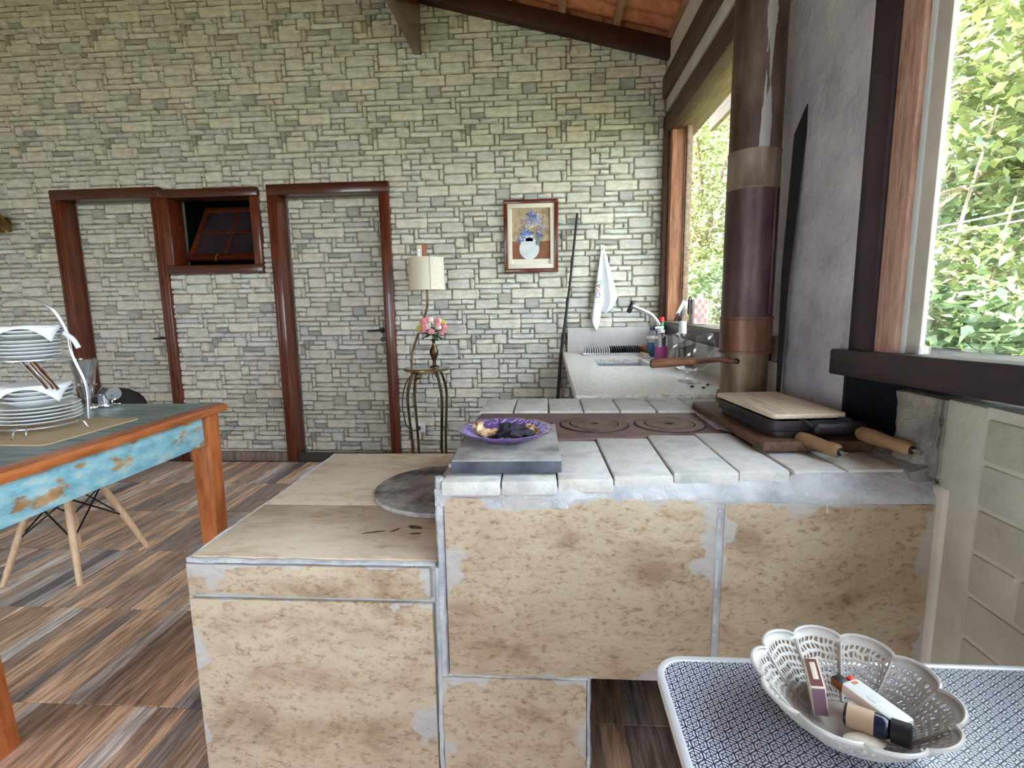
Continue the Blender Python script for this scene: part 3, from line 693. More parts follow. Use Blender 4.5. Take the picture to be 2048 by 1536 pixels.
for i in range(18):
    for j in range(43):
        x = 1.13-i*0.372; y = -3.0+j*0.178
        if x > -1.6 and y > 2.2:
            mk('roof_tile', tile_roof, 'clay', ceiling, (x, y, zb(x)+0.148+random.uniform(-0.003, 0.003)), (0, math.atan(0.26)+random.uniform(-0.01, 0.01), random.uniform(-0.02, 0.02)))
        elif y > -0.5:
            M_ = Matrix.Translation(Vector((x, y, zb(x)+0.148))) @ Matrix.Rotation(math.atan(0.26), 4, 'Y')
            st.add([M_ @ v for v in tb.v], tb.f)
o = part(ceiling, 'roof_tile_courses', st, 'clay', smooth=50, kind='stuff')

# ---- ground outside
gd = MB(); NG = 40
for i in range(NG+1):
    for j in range(NG+1):
        x = -16+i*36/NG; y = -12+j*40/NG
        z = -0.15+max(0, x-3.0)*0.10+max(0, y-8)*0.06+mnoise.noise(Vector((x*0.5, y*0.5, 0)))*0.12*(1 if x > 2.0 else 0)
        gd.v.append(Vector((x, y, z-0.05)))
for i in range(NG):
    for j in range(NG):
        a = i*(NG+1)+j; gd.f.append((a, a+NG+1, a+NG+2, a+1))
ground = struct('ground', gd, 'ground', smooth=60)
#==PART2==
# ============================================================ THE STOVE
FY = 1.15
stove = thing('wood_stove', 'masonry wood stove clad in beige stone tiles with pale bricks on top', 'stove', (0.29, 1.6, 0))
part(stove, 'body', MB().box(-0.255, 0.845, FY+0.006, 2.09, 0.365, 0.79), 'grout', smooth=0)
part(stove, 'base_block', MB().box(-0.262, 0.095, FY+0.006, 2.09, 0.0, 0.366).box(0.095, 0.845, 1.95, 2.09, 0, 0.366), 'grout', smooth=0)
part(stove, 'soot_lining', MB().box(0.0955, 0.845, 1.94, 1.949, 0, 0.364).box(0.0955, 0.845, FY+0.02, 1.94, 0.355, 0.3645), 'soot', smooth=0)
def stile(parent, x0, x1, z0, z1, m='travertine', y=FY, name='stone_tile'):
    return part(parent, name, MB().box(x0, x1, y-0.006, y+0.008, z0, z1), m, 0.003)
stile(stove, -0.242, 0.374, 0.363, 0.812); stile(stove, 0.391, 0.838, 0.363, 0.806); stile(stove, -0.262, 0.088, 0.002, 0.355)
# mortar beads in the joints
def bead(parent, a, b, r=0.007, n=26, name='mortar_bead'):
    a, b = Vector(a), Vector(b); p = []; rs = []
    for i in range(n+1):
        t = i/n; q = a.lerp(b, t)
        p.append(q+Vector((mnoise.noise(q*23)*0.003, 0, mnoise.noise(q*29+Vector((5, 5, 5)))*0.003))); rs.append(r*(0.8+0.5*abs(mnoise.noise(q*40))))
    return part(parent, name, MB().tube(p, rs, 6), 'white_cement')
bead(stove, (-0.255, FY+0.001, 0.36), (-0.252, FY+0.001, 0.86), 0.011); part(stove, 'grout_strip', MB().box(0.373, 0.392, FY-0.002, FY+0.008, 0.365, 0.81), 'grout', 0.001); bead(stove, (0.382, FY+0.003, 0.365), (0.382, FY+0.003, 0.81), 0.006)
bead(stove, (-0.25, FY+0.003, 0.359), (0.09, FY+0.003, 0.359), 0.006); bead(stove, (0.093, FY+0.006, 0.0), (0.093, FY+0.006, 0.36), 0.007)
bead(stove, (-0.27, FY+0.002, 0.0), (-0.262, FY+0.002, 0.64), 0.009)
# lumpy mortar shelf under the bricks
sh = MB(); NX, NZ2 = 110, 10
def yfront(x): return 1.137+max(0.0, min(1.0, (x+0.1)/0.6))*0.055       # front line of the brick row
def ztop(x): return 0.853+max(0.0, min(1.0, (x+0.23)/0.7))*0.014       # top of the brick row
for i in range(NX+1):
    x = -0.262+i/NX*1.115
    for j in range(NZ2+1):
        t = j/NZ2
        z = 0.79+t*(ztop(x)-0.006-0.79-(0.014 if x < 0.55 else 0.0))
        y = (FY-0.004)+max(0, t-0.45)/0.55*(yfront(x)-FY+0.006)+mnoise.noise(Vector((x*14, z*16, 2)))*0.007+mnoise.noise(Vector((x*45, z*40, 7)))*0.003
        if j == NZ2: y += 0.004
        sh.v.append(Vector((x, y, z+(0.006*mnoise.noise(Vector((x*9, 0, 4))) if j == 0 else 0))))
    x_ = sh.v[-1].x; sh.v.append(Vector((x_, 1.40, sh.v[-1].z+0.002)))
MZ = NZ2+2
for i in range(NX):
    for j in range(MZ-1): a = i*MZ+j; sh.f.append((a, a+MZ, a+MZ+1, a+1))
part(stove, 'mortar_shelf', sh, 'white_cement', smooth=50)
part(stove, 'mortar_bed', MB().box(-0.258, 0.85, 1.30, 2.09, 0.78, 0.845), 'white_cement', smooth=0)
# front brick row, each its own slightly skewed brick
fb = [-0.245, -0.108, 0.020, 0.147, 0.283, 0.432, 0.548]; bk = [-0.245, -0.115, 0.012, 0.136, 0.286, 0.424, 0.53]
for i in range(6):
    if i == 3: pass
    g = 0.0013; xa, xb = fb[i]+g, fb[i+1]-g; xc, xd = bk[i]+g, bk[i+1]-g
    dz = random.uniform(-0.002, 0.002); y0 = yfront((xa+xb)/2)-0.004+random.uniform(-0.004, 0.004); zt = ztop((xa+xb)/2)+dz
    yb = 1.475+0.07*max(0, (xa+0.0)/0.5)
    part(stove, 'brick', MB().hexa([(xa, y0, zt-0.034), (xb, y0+0.004, zt-0.034), (xd, yb, zt-0.03), (xc, yb, zt-0.03), (xa, y0, zt), (xb, y0+0.004, zt), (xd, yb, zt+0.002), (xc, yb, zt+0.002)]), 'fire_brick', 0.005)
for (xa, xb, y0, y1, z) in ((0.552, 0.667, 1.195, 1.42, 0.866), (0.672, 0.80, 1.20, 1.42, 0.868)):
    part(stove, 'brick', rbox(xa, xb, y0, y1, z-0.036, z, 0.05), 'fire_brick', 0.005)
part(stove, 'plaster_ramp', MB().hexa([(0.80, 1.17, 0.80), (0.85, 1.17, 0.80), (0.85, 1.6, 0.80), (0.80, 1.6, 0.80), (0.80, 1.18, 0.866), (0.85, 1.18, 0.885), (0.85, 1.6, 0.876), (0.80, 1.6, 0.868)]), 'rough_cement', 0.006)
xs_ = [-0.250, -0.124, 0.0, 0.125, 0.253, 0.381, 0.512]
for i in range(6):
    part(stove, 'brick', rbox(xs_[i]+0.002, xs_[i+1]-0.002, 1.846+random.uniform(-0.004, 0.004), 2.093, 0.835, 0.872+random.uniform(-0.003, 0.003), random.uniform(-0.012, 0.012)), 'fire_brick', 0.006)
part(stove, 'rear_cement', MB().box(0.51, 0.85, 1.60, 2.10, 0.83, 0.868), 'white_cement', 0.004)
plate = part(stove, 'iron_plate', MB().hexa([(-0.252, 1.45, 0.845), (0.53, 1.545, 0.845), (0.518, 1.842, 0.845), (-0.24, 1.842, 0.845), (-0.252, 1.45, 0.864), (0.53, 1.545, 0.864), (0.518, 1.842, 0.864), (-0.24, 1.842, 0.864)]), 'iron_plate', 0.002)
def annulus(c, r0, r1, z0, z1, n=40):
    return MB().lathe([(r0, z0), (r1, z0), (r1, z1), (r0, z1)], (c[0], c[1], 0), n, closed=True)
for cx in (-0.098, 0.146, 0.384):
    c = (cx, 1.665)
    part(plate, 'groove', annulus(c, 0.068, 0.111, 0.8635, 0.8648), 'soot', smooth=0)  # flat dark ring, groove shade put into the colour
    part(plate, 'ring', annulus(c, 0.079, 0.106, 0.8645, 0.8672), 'iron_plate')
    part(plate, 'lid', annulus(c, 0.014, 0.074, 0.8645, 0.8682), 'iron_plate')
    part(plate, 'lifting_hole', annulus(c, 0.0005, 0.013, 0.8645, 0.8655, 16), 'soot')  # dark disc painting the shade inside the hole

# bench beside the stove
bench = thing('stove_bench', 'low masonry bench clad in beige stone tiles joined to the stove', 'bench', (-0.575, 1.6, 0))
part(bench, 'body', MB().box(-0.880, -0.268, FY+0.006, 2.06, 0, 0.638), 'grout', smooth=0)
stile(bench, -0.885, -0.278, 0.002, 0.546); stile(bench, -0.884, -0.282, 0.556, 0.636)
part(bench, 'top_tile', MB().box(-0.878, -0.265, FY+0.012, 1.50, 0.636, 0.650), 'travertine_top', 0.003)
part(bench, 'top_tile', MB().box(-0.878, -0.265, 1.502, 2.062, 0.636, 0.650), 'travertine_top', 0.003)
part(bench, 'side_tile', MB().box(-0.889, -0.878, FY, 1.60, 0.0, 0.636), 'travertine', 0.003)
part(bench, 'side_tile', MB().box(-0.889, -0.878, 1.605, 2.065, 0.0, 0.636), 'travertine', 0.003)
for a, b in (((-0.883, FY+0.004, 0.643), (-0.268, FY+0.004, 0.643)), ((-0.883, FY+0.004, 0.644), (-0.883, 2.06, 0.644))):
    bead(bench, a, b, 0.0065, 40)
MT['scorch'] = mat('scorched_stone', srgb(54, 44, 42), srgb(112, 94, 82), scale=60, rough=0.8)
# sooty scorch flecks on the bench
for (x, y, w_, h_, a) in ((-0.47, 1.31, 0.026, 0.004, 0.3), (-0.415, 1.325, 0.016, 0.004, 0.9), (-0.365, 1.345, 0.020, 0.011, -0.3), (-0.355, 1.305, 0.016, 0.004, 0.1), (-0.50, 1.50, 0.014, 0.003, 0.05), (-0.455, 1.503, 0.010, 0.003, 0.0)):
    pts = [(x+math.cos(t)*w_*q*math.cos(a)-math.sin(t)*h_*q*math.sin(a), y+math.cos(t)*w_*q*math.sin(a)+math.sin(t)*h_*q*math.cos(a)) for t, q in [(2*math.pi*k/26, 0.75+0.9*abs(mnoise.noise(Vector((x*90+math.cos(2*math.pi*k/26)*3, y*90+math.sin(2*math.pi*k/26)*3, 1))))) for k in range(26)]]
    part(bench, 'scorch_mark', MB().prism(pts, 0.6495, 0.6506), 'scorch', smooth=0)
# round slab on the bench, cut where it meets the stove
pts = []
for k in range(61):
    a = 2*math.pi*k/60; x, y = -0.335+0.226*math.cos(a), 1.628+0.226*math.sin(a)
    if x < -0.272: pts.append((x, y))
single('round_slab', 'round sooty grey slab lying on the bench against the stove', 'slab', MB().prism(pts, 0.651, 0.667), 'sooty_stone', (-0.38, 1.628, 0.651), bevel=0.003)

# ============================================================ ON THE STOVE
ss = thing('slate_slab', 'dark grey slate slab under the purple plate', 'slab', (-0.1, 1.34, 0.862))
part(ss, 'slab_body', MB().hexa([(-0.226, 1.168, 0.862), (0.030, 1.178, 0.862), (0.020, 1.52, 0.870), (-0.228, 1.52, 0.870), (-0.226, 1.168, 0.890), (0.030, 1.178, 0.890), (0.020, 1.52, 0.896), (-0.228, 1.52, 0.896)]), 'slate', 0.002)
part(ss, 'worn_top', MB().hexa([(-0.225, 1.169, 0.8895), (0.029, 1.179, 0.8895), (0.0195, 1.519, 0.8955), (-0.227, 1.519, 0.8955), (-0.225, 1.170, 0.894), (0.029, 1.180, 0.894), (0.0195, 1.518, 0.900), (-0.227, 1.518, 0.900)]), 'slate_top', 0.0015)
pc = (-0.115, 1.365, 0.896)
pp = thing('dinner_plate', 'purple glazed plate with raised rim pattern holding burnt scraps', 'plate', pc)
def scal(p, an, r):
    if r > 0.1: q = 1+0.018*math.cos(an*14); return Vector((p.x*q, p.y*q, p.z))
    return p
part(pp, 'dish', MB().lathe([(0.0, 0.004), (0.066, 0.004), (0.076, 0.008), (0.084, 0.016), (0.122, 0.030), (0.125, 0.029), (0.124, 0.026), (0.088, 0.011), (0.075, 0.002), (0.06, 0.0), (0.0, 0.0)], pc, 84, scal), 'purple', smooth=60)
rl = MB()
for k in range(26):
    a0 = 2*math.pi*k/26; pth = []
    for i in range(12):
        t = i/11*2*math.pi*0.8; rr = 0.104+0.011*math.cos(t+k); aa = a0+0.085*math.sin(t+k*1.7)
        pth.append((pc[0]+rr*math.cos(aa), pc[1]+rr*math.sin(aa), pc[2]+0.0165+(rr-0.084)/0.038*0.0135))
    rl.tube(pth, 0.0013, 5)
part(pp, 'relief_scrolls', rl, 'purple_relief')
foods = [('bread_crust', 'curled pale bread crust on the left of the purple plate', 'bread', (-0.185, 1.365), 'bread', (0.7, 0.5, 0.8), 0.022, 0.018),
 ('bread_crust', 'long browned crust lying left of the charred lump', 'bread', (-0.148, 1.352), 'bread', (1.5, 0.4, 0.35), 0.024, 0.010),
 ('charred_lump', 'black burnt lump in the middle of the purple plate', 'food', (-0.102, 1.350), 'char', (1.35, 0.7, 0.55), 0.030, 0.016),
 ('charred_lump', 'small black burnt lump at the front of the plate', 'food', (-0.088, 1.325), 'char', (1.2, 0.6, 0.5), 0.020, 0.008),
 ('bread_crust', 'arched half burnt crust on the right of the plate', 'bread', (-0.052, 1.362), 'bread', (1.3, 0.4, 0.45), 0.025, 0.016),
 ('charred_lump', 'dark burnt bit under the arched crust', 'food', (-0.060, 1.338), 'char', (1.1, 0.6, 0.5), 0.018, 0.008)]
for (nm, lb, ct, (x, y), m, sq, r, dz) in foods:
    zz = 0.9005+r*sq[2]*0.85
    b = MB().sphere((x, y, zz), r, 22, 14, sq)
    for i, v in enumerate(b.v):
        q = v-Vector((x, y, zz)); b.v[i] = Vector((x, y, zz))+q*(1+0.85*mnoise.noise(q*85+Vector((x*50, 0, 0))))+Vector((0, 0, 0.010*math.cos(q.x*60)))
    single(nm, lb, ct, b, m, (x, y, 0.9), smooth=60)

# plank, griddle press, cutting board
GA = R(4)
single('wooden_plank', 'rusty brown plank lying on the stove under the griddle', 'plank', rbox(0.525, 0.80, 1.33, 1.885, 0.872, 0.898, R(3)), 'rusty_board', (0.66, 1.6, 0.872), bevel=0.003)
gp = thing('griddle_press', 'black cast iron griddle press with two turned wooden handles', 'griddle', (0.665, 1.53, 0.899))
GC = (0.665, 1.53, 0)
def pan(z0, z1, x0=0.552, x1=0.775, y0=1.36, y1=1.71):
    o_ = rrect(x0, x1, y0, y1, 0.03, 5); i_ = rrect(x0+0.006, x1-0.006, y0+0.006, y1-0.006, 0.026, 5); n_ = len(o_)
    b = MB(); b.add([(x, y, z0) for x, y in o_]+[(x, y, z1) for x, y in o_]+[(x, y, z1) for x, y in i_]+[(x, y, z0+0.005) for x, y in i_],
        [tuple(reversed(range(n_))), tuple(range(3*n_, 4*n_))]+[(l*n_+i, l*n_+(i+1) % n_, (l+1)*n_+(i+1) % n_, (l+1)*n_+i) for l in range(3) for i in range(n_)])
    return b.xf(rotz(R(6), GC))
part(gp, 'lower_pan', pan(0.899, 0.915, 0.56, 0.77, 1.37, 1.70), 'cast_iron', 0.0015)
part(gp, 'upper_pan', pan(0.918, 0.944), 'cast_iron', 0.0015)
part(gp, 'hinge_roller', MB().tube([(0.662, 1.335, 0.930), (0.668, 1.335, 0.930), (0.788, 1.350, 0.930), (0.794, 1.350, 0.930)], [0.009, 0.0155, 0.0155, 0.011], 18), 'cast_iron')
part(gp, 'hinge_strap', MB().tube([(0.645, 1.37, 0.944), (0.65, 1.352, 0.945), (0.664, 1.336, 0.934)], 0.004, 6), 'cast_iron')
part(gp, 'hinge_strap', MB().tube([(0.75, 1.385, 0.946), (0.765, 1.37, 0.945), (0.786, 1.35, 0.936)], 0.004, 6), 'cast_iron')
def handle(p0, p1, nm):
    p0, p1 = Vector(p0), Vector(p1); d = p1-p0
    prof = [(0, 0.010), (0.06, 0.0165), (0.28, 0.0185), (0.5, 0.0165), (0.68, 0.0150), (0.82, 0.0175), (0.94, 0.0165), (1.0, 0.012)]
    h = part(gp, nm, MB().tube([p0+d*t for t, r in prof], [r for t, r in prof], 16), 'handle_wood', smooth=60)
    part(h, 'metal_tip', MB().tube([p0+d*0.98, p0+d*1.16], [0.005, 0.0045], 8), 'steel')
    part(h, 'metal_shank', MB().tube([p0+d*-0.22, p0], [0.006, 0.006], 8), 'cast_iron')
    part(h, 'end_ring', MB().tube([p0+d*0.99, p0+d*1.015], 0.0095, 12), 'black_metal')
handle((0.640, 1.365, 0.9005), (0.686, 1.252, 0.8935), 'handle'); handle((0.765, 1.325, 0.924), (0.812, 1.200, 0.913), 'handle')
single('cutting_board', 'pale wooden cutting board resting on the griddle press', 'board', MB().prism(rrect(0.558, 0.755, 1.378, 1.722, 0.012, 4), 0.9455, 0.9585).xf(rotz(R(6.5), (0.655, 1.55, 0))), 'board', (0.655, 1.55, 0.9455), bevel=0.003)

# stovepipe
PX, PY = 0.722, 1.985
pipe = thing('stovepipe', 'tall rusty round stovepipe rising from the back of the stove', 'chimney', (PX, PY, 0.87))
def ring_tube(r, z0, z1, lip=0.0):
    p = [(r, z0), (r, z1)] if not lip else [(r+lip, z0), (r+lip, z0+0.008), (r, z0+0.01), (r, z1-0.01), (r+lip, z1-0.008), (r+lip, z1)]
    return MB().lathe(p+[(r-0.004, z1), (r-0.004, z0)], (PX, PY, 0), 40, closed=True)
part(pipe, 'base_collar', ring_tube(0.091, 0.869, 0.915), 'pipe_rust')
part(pipe, 'base_pipe', ring_tube(0.081, 0.90, 1.068), 'pipe_base')
part(pipe, 'rusty_collar', ring_tube(0.0885, 1.062, 1.192, 0.0025), 'pipe_rust')
part(pipe, 'lower_pipe', ring_tube(0.087, 1.19, 1.632), 'pipe_low')
part(pipe, 'beige_collar', ring_tube(0.0865, 1.628, 1.756, 0.001), 'pipe_collar')
part(pipe, 'upper_pipe', ring_tube(0.0845, 1.75, 3.25), 'pipe_up')
part(pipe, 'seam', MB().box(PX+0.045, PX+0.053, PY-0.080, PY-0.066, 1.20, 1.625), 'pipe_low', 0.002)
dm = part(pipe, 'damper_rod', MB().tube([(0.676, PY-0.05, 1.036), (0.66, PY-0.095, 1.037), (0.60, PY-0.102, 1.046), (0.545, PY-0.10, 1.044), (0.50, PY-0.10, 1.040)], [0.006, 0.007, 0.0085, 0.010, 0.010], 8), 'pipe_rust')
part(dm, 'wooden_handle', MB().tube([(0.515, PY-0.10, 1.041), (0.505, PY-0.10, 1.041), (0.47, PY-0.10, 1.040), (0.40, PY-0.098, 1.036), (0.368, PY-0.097, 1.034), (0.362, PY-0.097, 1.034)], [0.012, 0.0145, 0.0155, 0.017, 0.0165, 0.012], 14), 'tool_wood', smooth=60)
part(pipe, 'damper_hole', MB().sphere((0.672, PY-0.066, 1.036), 0.010, 10, 6), 'soot')  # dark ball set in to paint the hole's shade
# long dark blade leaning in the gap between pipe and pillar
mo = [(0.822, 0.875), (0.834, 0.875), (0.840, 1.30), (0.868, 1.80), (0.866, 1.895), (0.830, 1.80), (0.816, 1.35)]
single('machete', 'long dark pointed machete leaning behind the stovepipe', 'tool', MB().add([(x, 1.93, z) for x, z in mo]+[(x, 1.937, z) for x, z in mo],
    [(0, 1, 2, 6), (6, 2, 3, 5), (5, 3, 4), (13, 9, 8, 7), (12, 10, 9, 13), (11, 10, 12)]+[(i, (i+1) % 7, 7+(i+1) % 7, 7+i) for i in range(7)]), 'black_metal', (0.83, 1.93, 0.875), smooth=0)
# upright board closing the gap between stove and brick wall
part(stove, 'edge_board', MB().hexa([(0.842, 1.125, 0.0), (0.864, 1.12, 0.0), (0.864, 1.165, 0.0), (0.842, 1.165, 0.0), (0.836, 1.128, 0.845), (0.864, 1.12, 0.855), (0.864, 1.165, 0.855), (0.836, 1.165, 0.845)]), 'plaster', 0.006)

# ============================================================ SINK COUNTER
CT = 0.883
wt = thing('stone_worktop', 'speckled grey granite worktop with a steel sink beside the window', 'worktop', (0.48, 3.1, 0.853))
hx0, hx1, hy0, hy1 = 0.295, 0.60, 3.09, 3.47
tp = MB().box(0.125, 0.835, 2.112, hy0, 0.853, CT).box(0.125, 0.835, hy1, YW-0.015, 0.853, CT).box(0.125, hx0, hy0, hy1, 0.853, CT).box(hx1, 0.835, hy0, hy1, 0.853, CT)
part(wt, 'slab', tp, 'granite', smooth=0)
part(wt, 'front_edge', MB().box(0.112, 0.126, 2.112, YW-0.015, 0.835, CT), 'granite', 0.004)
part(wt, 'end_edge', MB().box(0.112, 0.19, 2.106, 2.114, 0.835, CT), 'granite', 0.003)
bsn = MB(); o_ = rrect(hx0-0.008, hx1+0.008, hy0-0.008, hy1+0.008, 0.05, 5); n_ = len(o_)
def ins(k): return rrect(hx0-0.008+k, hx1+0.008-k, hy0-0.008+k, hy1+0.008-k, max(0.01, 0.05-k*0.2), 5)
bsn.add([(x, y, 0.852) for x, y in o_]+[(x, y, 0.74) for x, y in ins(0.02)]+[(x, y, 0.73) for x, y in ins(0.05)], [(l*n_+i, (l+1)*n_+i, (l+1)*n_+(i+1) % n_, l*n_+(i+1) % n_) for l in range(2) for i in range(n_)]+[tuple(range(2*n_, 3*n_))])
MT['sink_steel'] = mat('satin_sink_steel', srgb(170, 180, 196), rough=0.35, metal=0.35)
part(wt, 'sink_basin', bsn, 'sink_steel', smooth=50)
part(wt, 'back_splash', MB().box(0.150, 0.848, 4.03, 4.056, CT, 1.066), 'backsplash', 0.002)
part(wt, 'side_splash', MB().box(0.826, 0.846, 2.115, 4.03, CT, 1.024), 'backsplash', 0.002)
cb = thing('sink_cabinet', 'dark wooden cabinet under the granite worktop', 'cabinet', (0.5, 3.1, 0))
part(cb, 'front_panel', MB().box(0.20, 0.218, 2.16, 4.03, 0.05, 0.833), 'dark_wood', 0.002)
part(cb, 'end_panel', MB().box(0.218, 0.82, 2.16, 2.178, 0.05, 0.851), 'dark_wood', 0.002)
part(cb, 'end_panel', MB().box(0.218, 0.82, 4.005, 4.025, 0.05, 0.851), 'dark_wood', 0.002)
part(cb, 'bottom_panel', MB().box(0.218, 0.82, 2.178, 4.005, 0.05, 0.068), 'dark_wood', 0.002)
part(cb, 'plinth', MB().box(0.24, 0.82, 2.18, 4.02, 0, 0.05), 'dark_wood', 0.002)
for i in range(3):
    d_ = part(cb, 'door', MB().box(0.182, 0.199, 2.17+i*0.62, 2.78+i*0.62, 0.07, 0.84), 'door_wood', 0.003)
    part(d_, 'knob', MB().sphere((0.172, 2.23+i*0.62, 0.6), 0.013, 10, 6), 'black_metal')
# tap
tapo = thing('kitchen_tap', 'chrome swan-neck tap with a dark spout head over the sink', 'tap', (0.765, 3.66, CT))
part(tapo, 'base', MB().lathe([(0, 0), (0.026, 0), (0.026, 0.012), (0.018, 0.02), (0, 0.02)], (0.765, 3.66, CT), 18), 'chrome')
part(tapo, 'neck', MB().tube(bez([(0.765, 3.66, CT+0.015), (0.763, 3.66, 1.02), (0.748, 3.66, 1.105), (0.70, 3.66, 1.165), (0.64, 3.66, 1.195), (0.572, 3.66, 1.225)], 30), 0.0145, 12), 'chrome')
part(tapo, 'spout_head', MB().tube([(0.548, 3.66, 1.180), (0.553, 3.66, 1.192), (0.577, 3.66, 1.250), (0.580, 3.66, 1.256)], [0.012, 0.017, 0.015, 0.011], 12), 'black_metal')
part(tapo, 'lever', MB().box(0.553, 0.598, 3.652, 3.668, 1.254, 1.261), 'black_metal', 0.002)
# draining rack of thin fins
dr = thing('draining_rack', 'grey draining rack with rows of upright fins beside the sink', 'rack', (0.46, 3.86, CT))
part(dr, 'tray', MB().prism(rrect(0.245, 0.665, 3.74, 3.96, 0.02, 4), CT+0.0005, CT+0.008), 'dull_chrome', 0.002)
part(dr, 'front_lip', MB().box(0.247, 0.663, 3.741, 3.748, CT+0.008, CT+0.016), 'dull_chrome', 0.001)
for i in range(24):
    x = 0.265+i*0.0168
    part(dr, 'fin', MB().hexa([(x, 3.76, CT+0.007), (x+0.004, 3.76, CT+0.007), (x+0.004, 3.95, CT+0.007), (x, 3.95, CT+0.007), (x+0.004, 3.80, CT+0.042), (x+0.010, 3.80, CT+0.042), (x+0.010, 3.945, CT+0.052), (x+0.004, 3.945, CT+0.052)]), 'backsplash' if i < 11 else 'cast_iron', smooth=0)
# bottles
def bottle(nm, lb, c, r, h, liq, capm, fill=0.55, pump=False):
    t = thing(nm, lb, 'bottle', c)
    prof = [(0, 0.001), (r*0.92, 0.001), (r, 0.006), (r, h*0.68), (r*0.86, h*0.76), (r*0.42, h*0.82), (r*0.42, h*0.86)]
    part(t, 'bottle_body', MB().lathe(prof, c, 24), 'glass')
    part(t, 'liquid', MB().lathe([(0, 0.003), (r*0.9, 0.003), (r*0.95, 0.008), (r*0.95, h*fill), (0, h*fill)], c, 24), liq)
    part(t, 'cap', MB().lathe([(r*0.5, h*0.84), (r*0.5, h*0.93), (r*0.2, h*0.94), (0, h*0.94)], c, 18), capm)
    if pump:
        part(t, 'pump_head', MB().tube([(c[0], c[1], c[2]+h*0.92), (c[0], c[1], c[2]+h)], r*0.14, 8).tube([(c[0]+r*0.3, c[1], c[2]+h), (c[0]-r*1.0, c[1]-0.004, c[2]+h*0.995)], [r*0.25, r*0.16], 8), capm)
    return t
bottle('soap_dispenser', 'pump bottle half full of pink soap', (0.722, 3.42, CT), 0.042, 0.205, 'pink_soap', 'white', 0.42, True)
bb_ = bottle('detergent_bottle', 'blue dish detergent bottle behind the pink soap', (0.700, 3.60, CT), 0.036, 0.215, 'blue_soap', 'navy', 0.46)
part(bb_, 'label_band', MB().lathe([(0.0368, 0.125), (0.0368, 0.142)], (0.700, 3.60, CT), 24), 'white')
gb = thing('cleaner_bottle', 'dark green bottle with a green shoulder and red cap behind the tap', 'bottle', (0.795, 3.78, CT))
part(gb, 'bottle_body', MB().lathe([(0, 0), (0.036, 0.001), (0.037, 0.01), (0.037, 0.16), (0.035, 0.17)], (0.795, 3.78, CT), 20), 'navy')
part(gb, 'shoulder', MB().lathe([(0.036, 0.165), (0.034, 0.185), (0.018, 0.225), (0.015, 0.23)], (0.795, 3.78, CT), 20), 'green_cap')
part(gb, 'cap', MB().lathe([(0.019, 0.226), (0.021, 0.228), (0.020, 0.262), (0, 0.264)], (0.795, 3.78, CT), 18), 'red')
dish = single('terracotta_dish', 'small orange dish beside the draining rack', 'dish', MB().lathe([(0, 0), (0.04, 0.001), (0.062, 0.045), (0.066, 0.045), (0.06, 0.03), (0.045, 0.008), (0, 0.008)], (0.73, 3.93, CT+0.002), 24), 'orange', (0.73, 3.93, CT+0.001))
sd_ = thing('soap_dish', 'low grey soap dish holding a sponge in front of the blue bottle', 'dish', (0.66, 3.52, CT))
part(sd_, 'tray', MB().prism(rrect(0.625, 0.675, 3.49, 3.70, 0.02, 4), CT+0.0005, CT+0.014), 'cement', 0.003)
part(sd_, 'sponge', MB().prism(rrect(0.632, 0.668, 3.52, 3.66, 0.012, 3), CT+0.014, CT+0.028), 'straw', 0.005)
# glass jug with a white spray bottle standing in it
jg = thing('glass_jug', 'clear glass jug with a flared rim beside the big glass bowl', 'jug', (0.735, 2.90, CT))
part(jg, 'vessel', MB().lathe([(0, 0.004), (0.045, 0.002), (0.05, 0.01), (0.056, 0.11), (0.072, 0.195), (0.070, 0.195), (0.053, 0.11), (0.046, 0.012), (0, 0.012)], (0.735, 2.90, CT), 28), 'glass')
sb = thing('spray_bottle', 'white spray bottle standing inside the glass jug', 'bottle', (0.724, 2.90, CT+0.012))
part(sb, 'bottle_body', MB().lathe([(0, 0.001), (0.02, 0.001), (0.021, 0.16), (0.017, 0.185), (0.014, 0.19)], (0.724, 2.90, CT+0.012), 18), 'glass')
part(sb, 'cap', MB().lathe([(0.021, 0.185), (0.019, 0.245), (0.016, 0.25), (0, 0.25)], (0.724, 2.90, CT+0.012), 18), 'white')
# slanted glass bowl on a foot
gbw = thing('glass_bowl', 'large clear glass bowl with slanted mouth on a round foot', 'bowl', (0.655, 2.45, CT))
def slant(p, an, r):
    k = max(0, p.z-0.07)/0.12; return Vector((p.x, p.y, p.z+k*p.x*0.42))
part(gbw, 'vessel', MB().lathe([(0, 0.052), (0.05, 0.056), (0.088, 0.085), (0.101, 0.12), (0.100, 0.155), (0.089, 0.186), (0.086, 0.186), (0.096, 0.155), (0.097, 0.12), (0.084, 0.088), (0.048, 0.061), (0, 0.057)], (0.655, 2.45, CT), 40, slant), 'glass', smooth=60)
part(gbw, 'rim', MB().tube([(0.655+0.0875*math.cos(a), 2.45+0.0875*math.sin(a), CT+0.186+0.116/0.12*0.0875*math.cos(a)*0.42) for a in [2*math.pi*k/40 for k in range(41)]], 0.0028, 6), 'glass')
part(gbw, 'foot', MB().lathe([(0, 0.001), (0.056, 0.001), (0.058, 0.005), (0.030, 0.012), (0.020, 0.022), (0.020, 0.042), (0.035, 0.052), (0, 0.052)], (0.655, 2.45, CT), 32), 'glass')
for i, (x, y) in enumerate(((0.62, 2.29), (0.66, 2.26), (0.70, 2.34))):
    single('charcoal_crumb', ['charcoal crumb on the worktop nearest the stovepipe', 'charcoal crumb at the worktop edge by the stove', 'charcoal crumb behind the glass bowl foot'][i], 'crumb', MB().sphere((x, y, CT+0.004), 0.006, 8, 6, (1.3, 1, 0.7), 0.2), 'char', (x, y, CT), 'charcoal crumbs on the worktop')
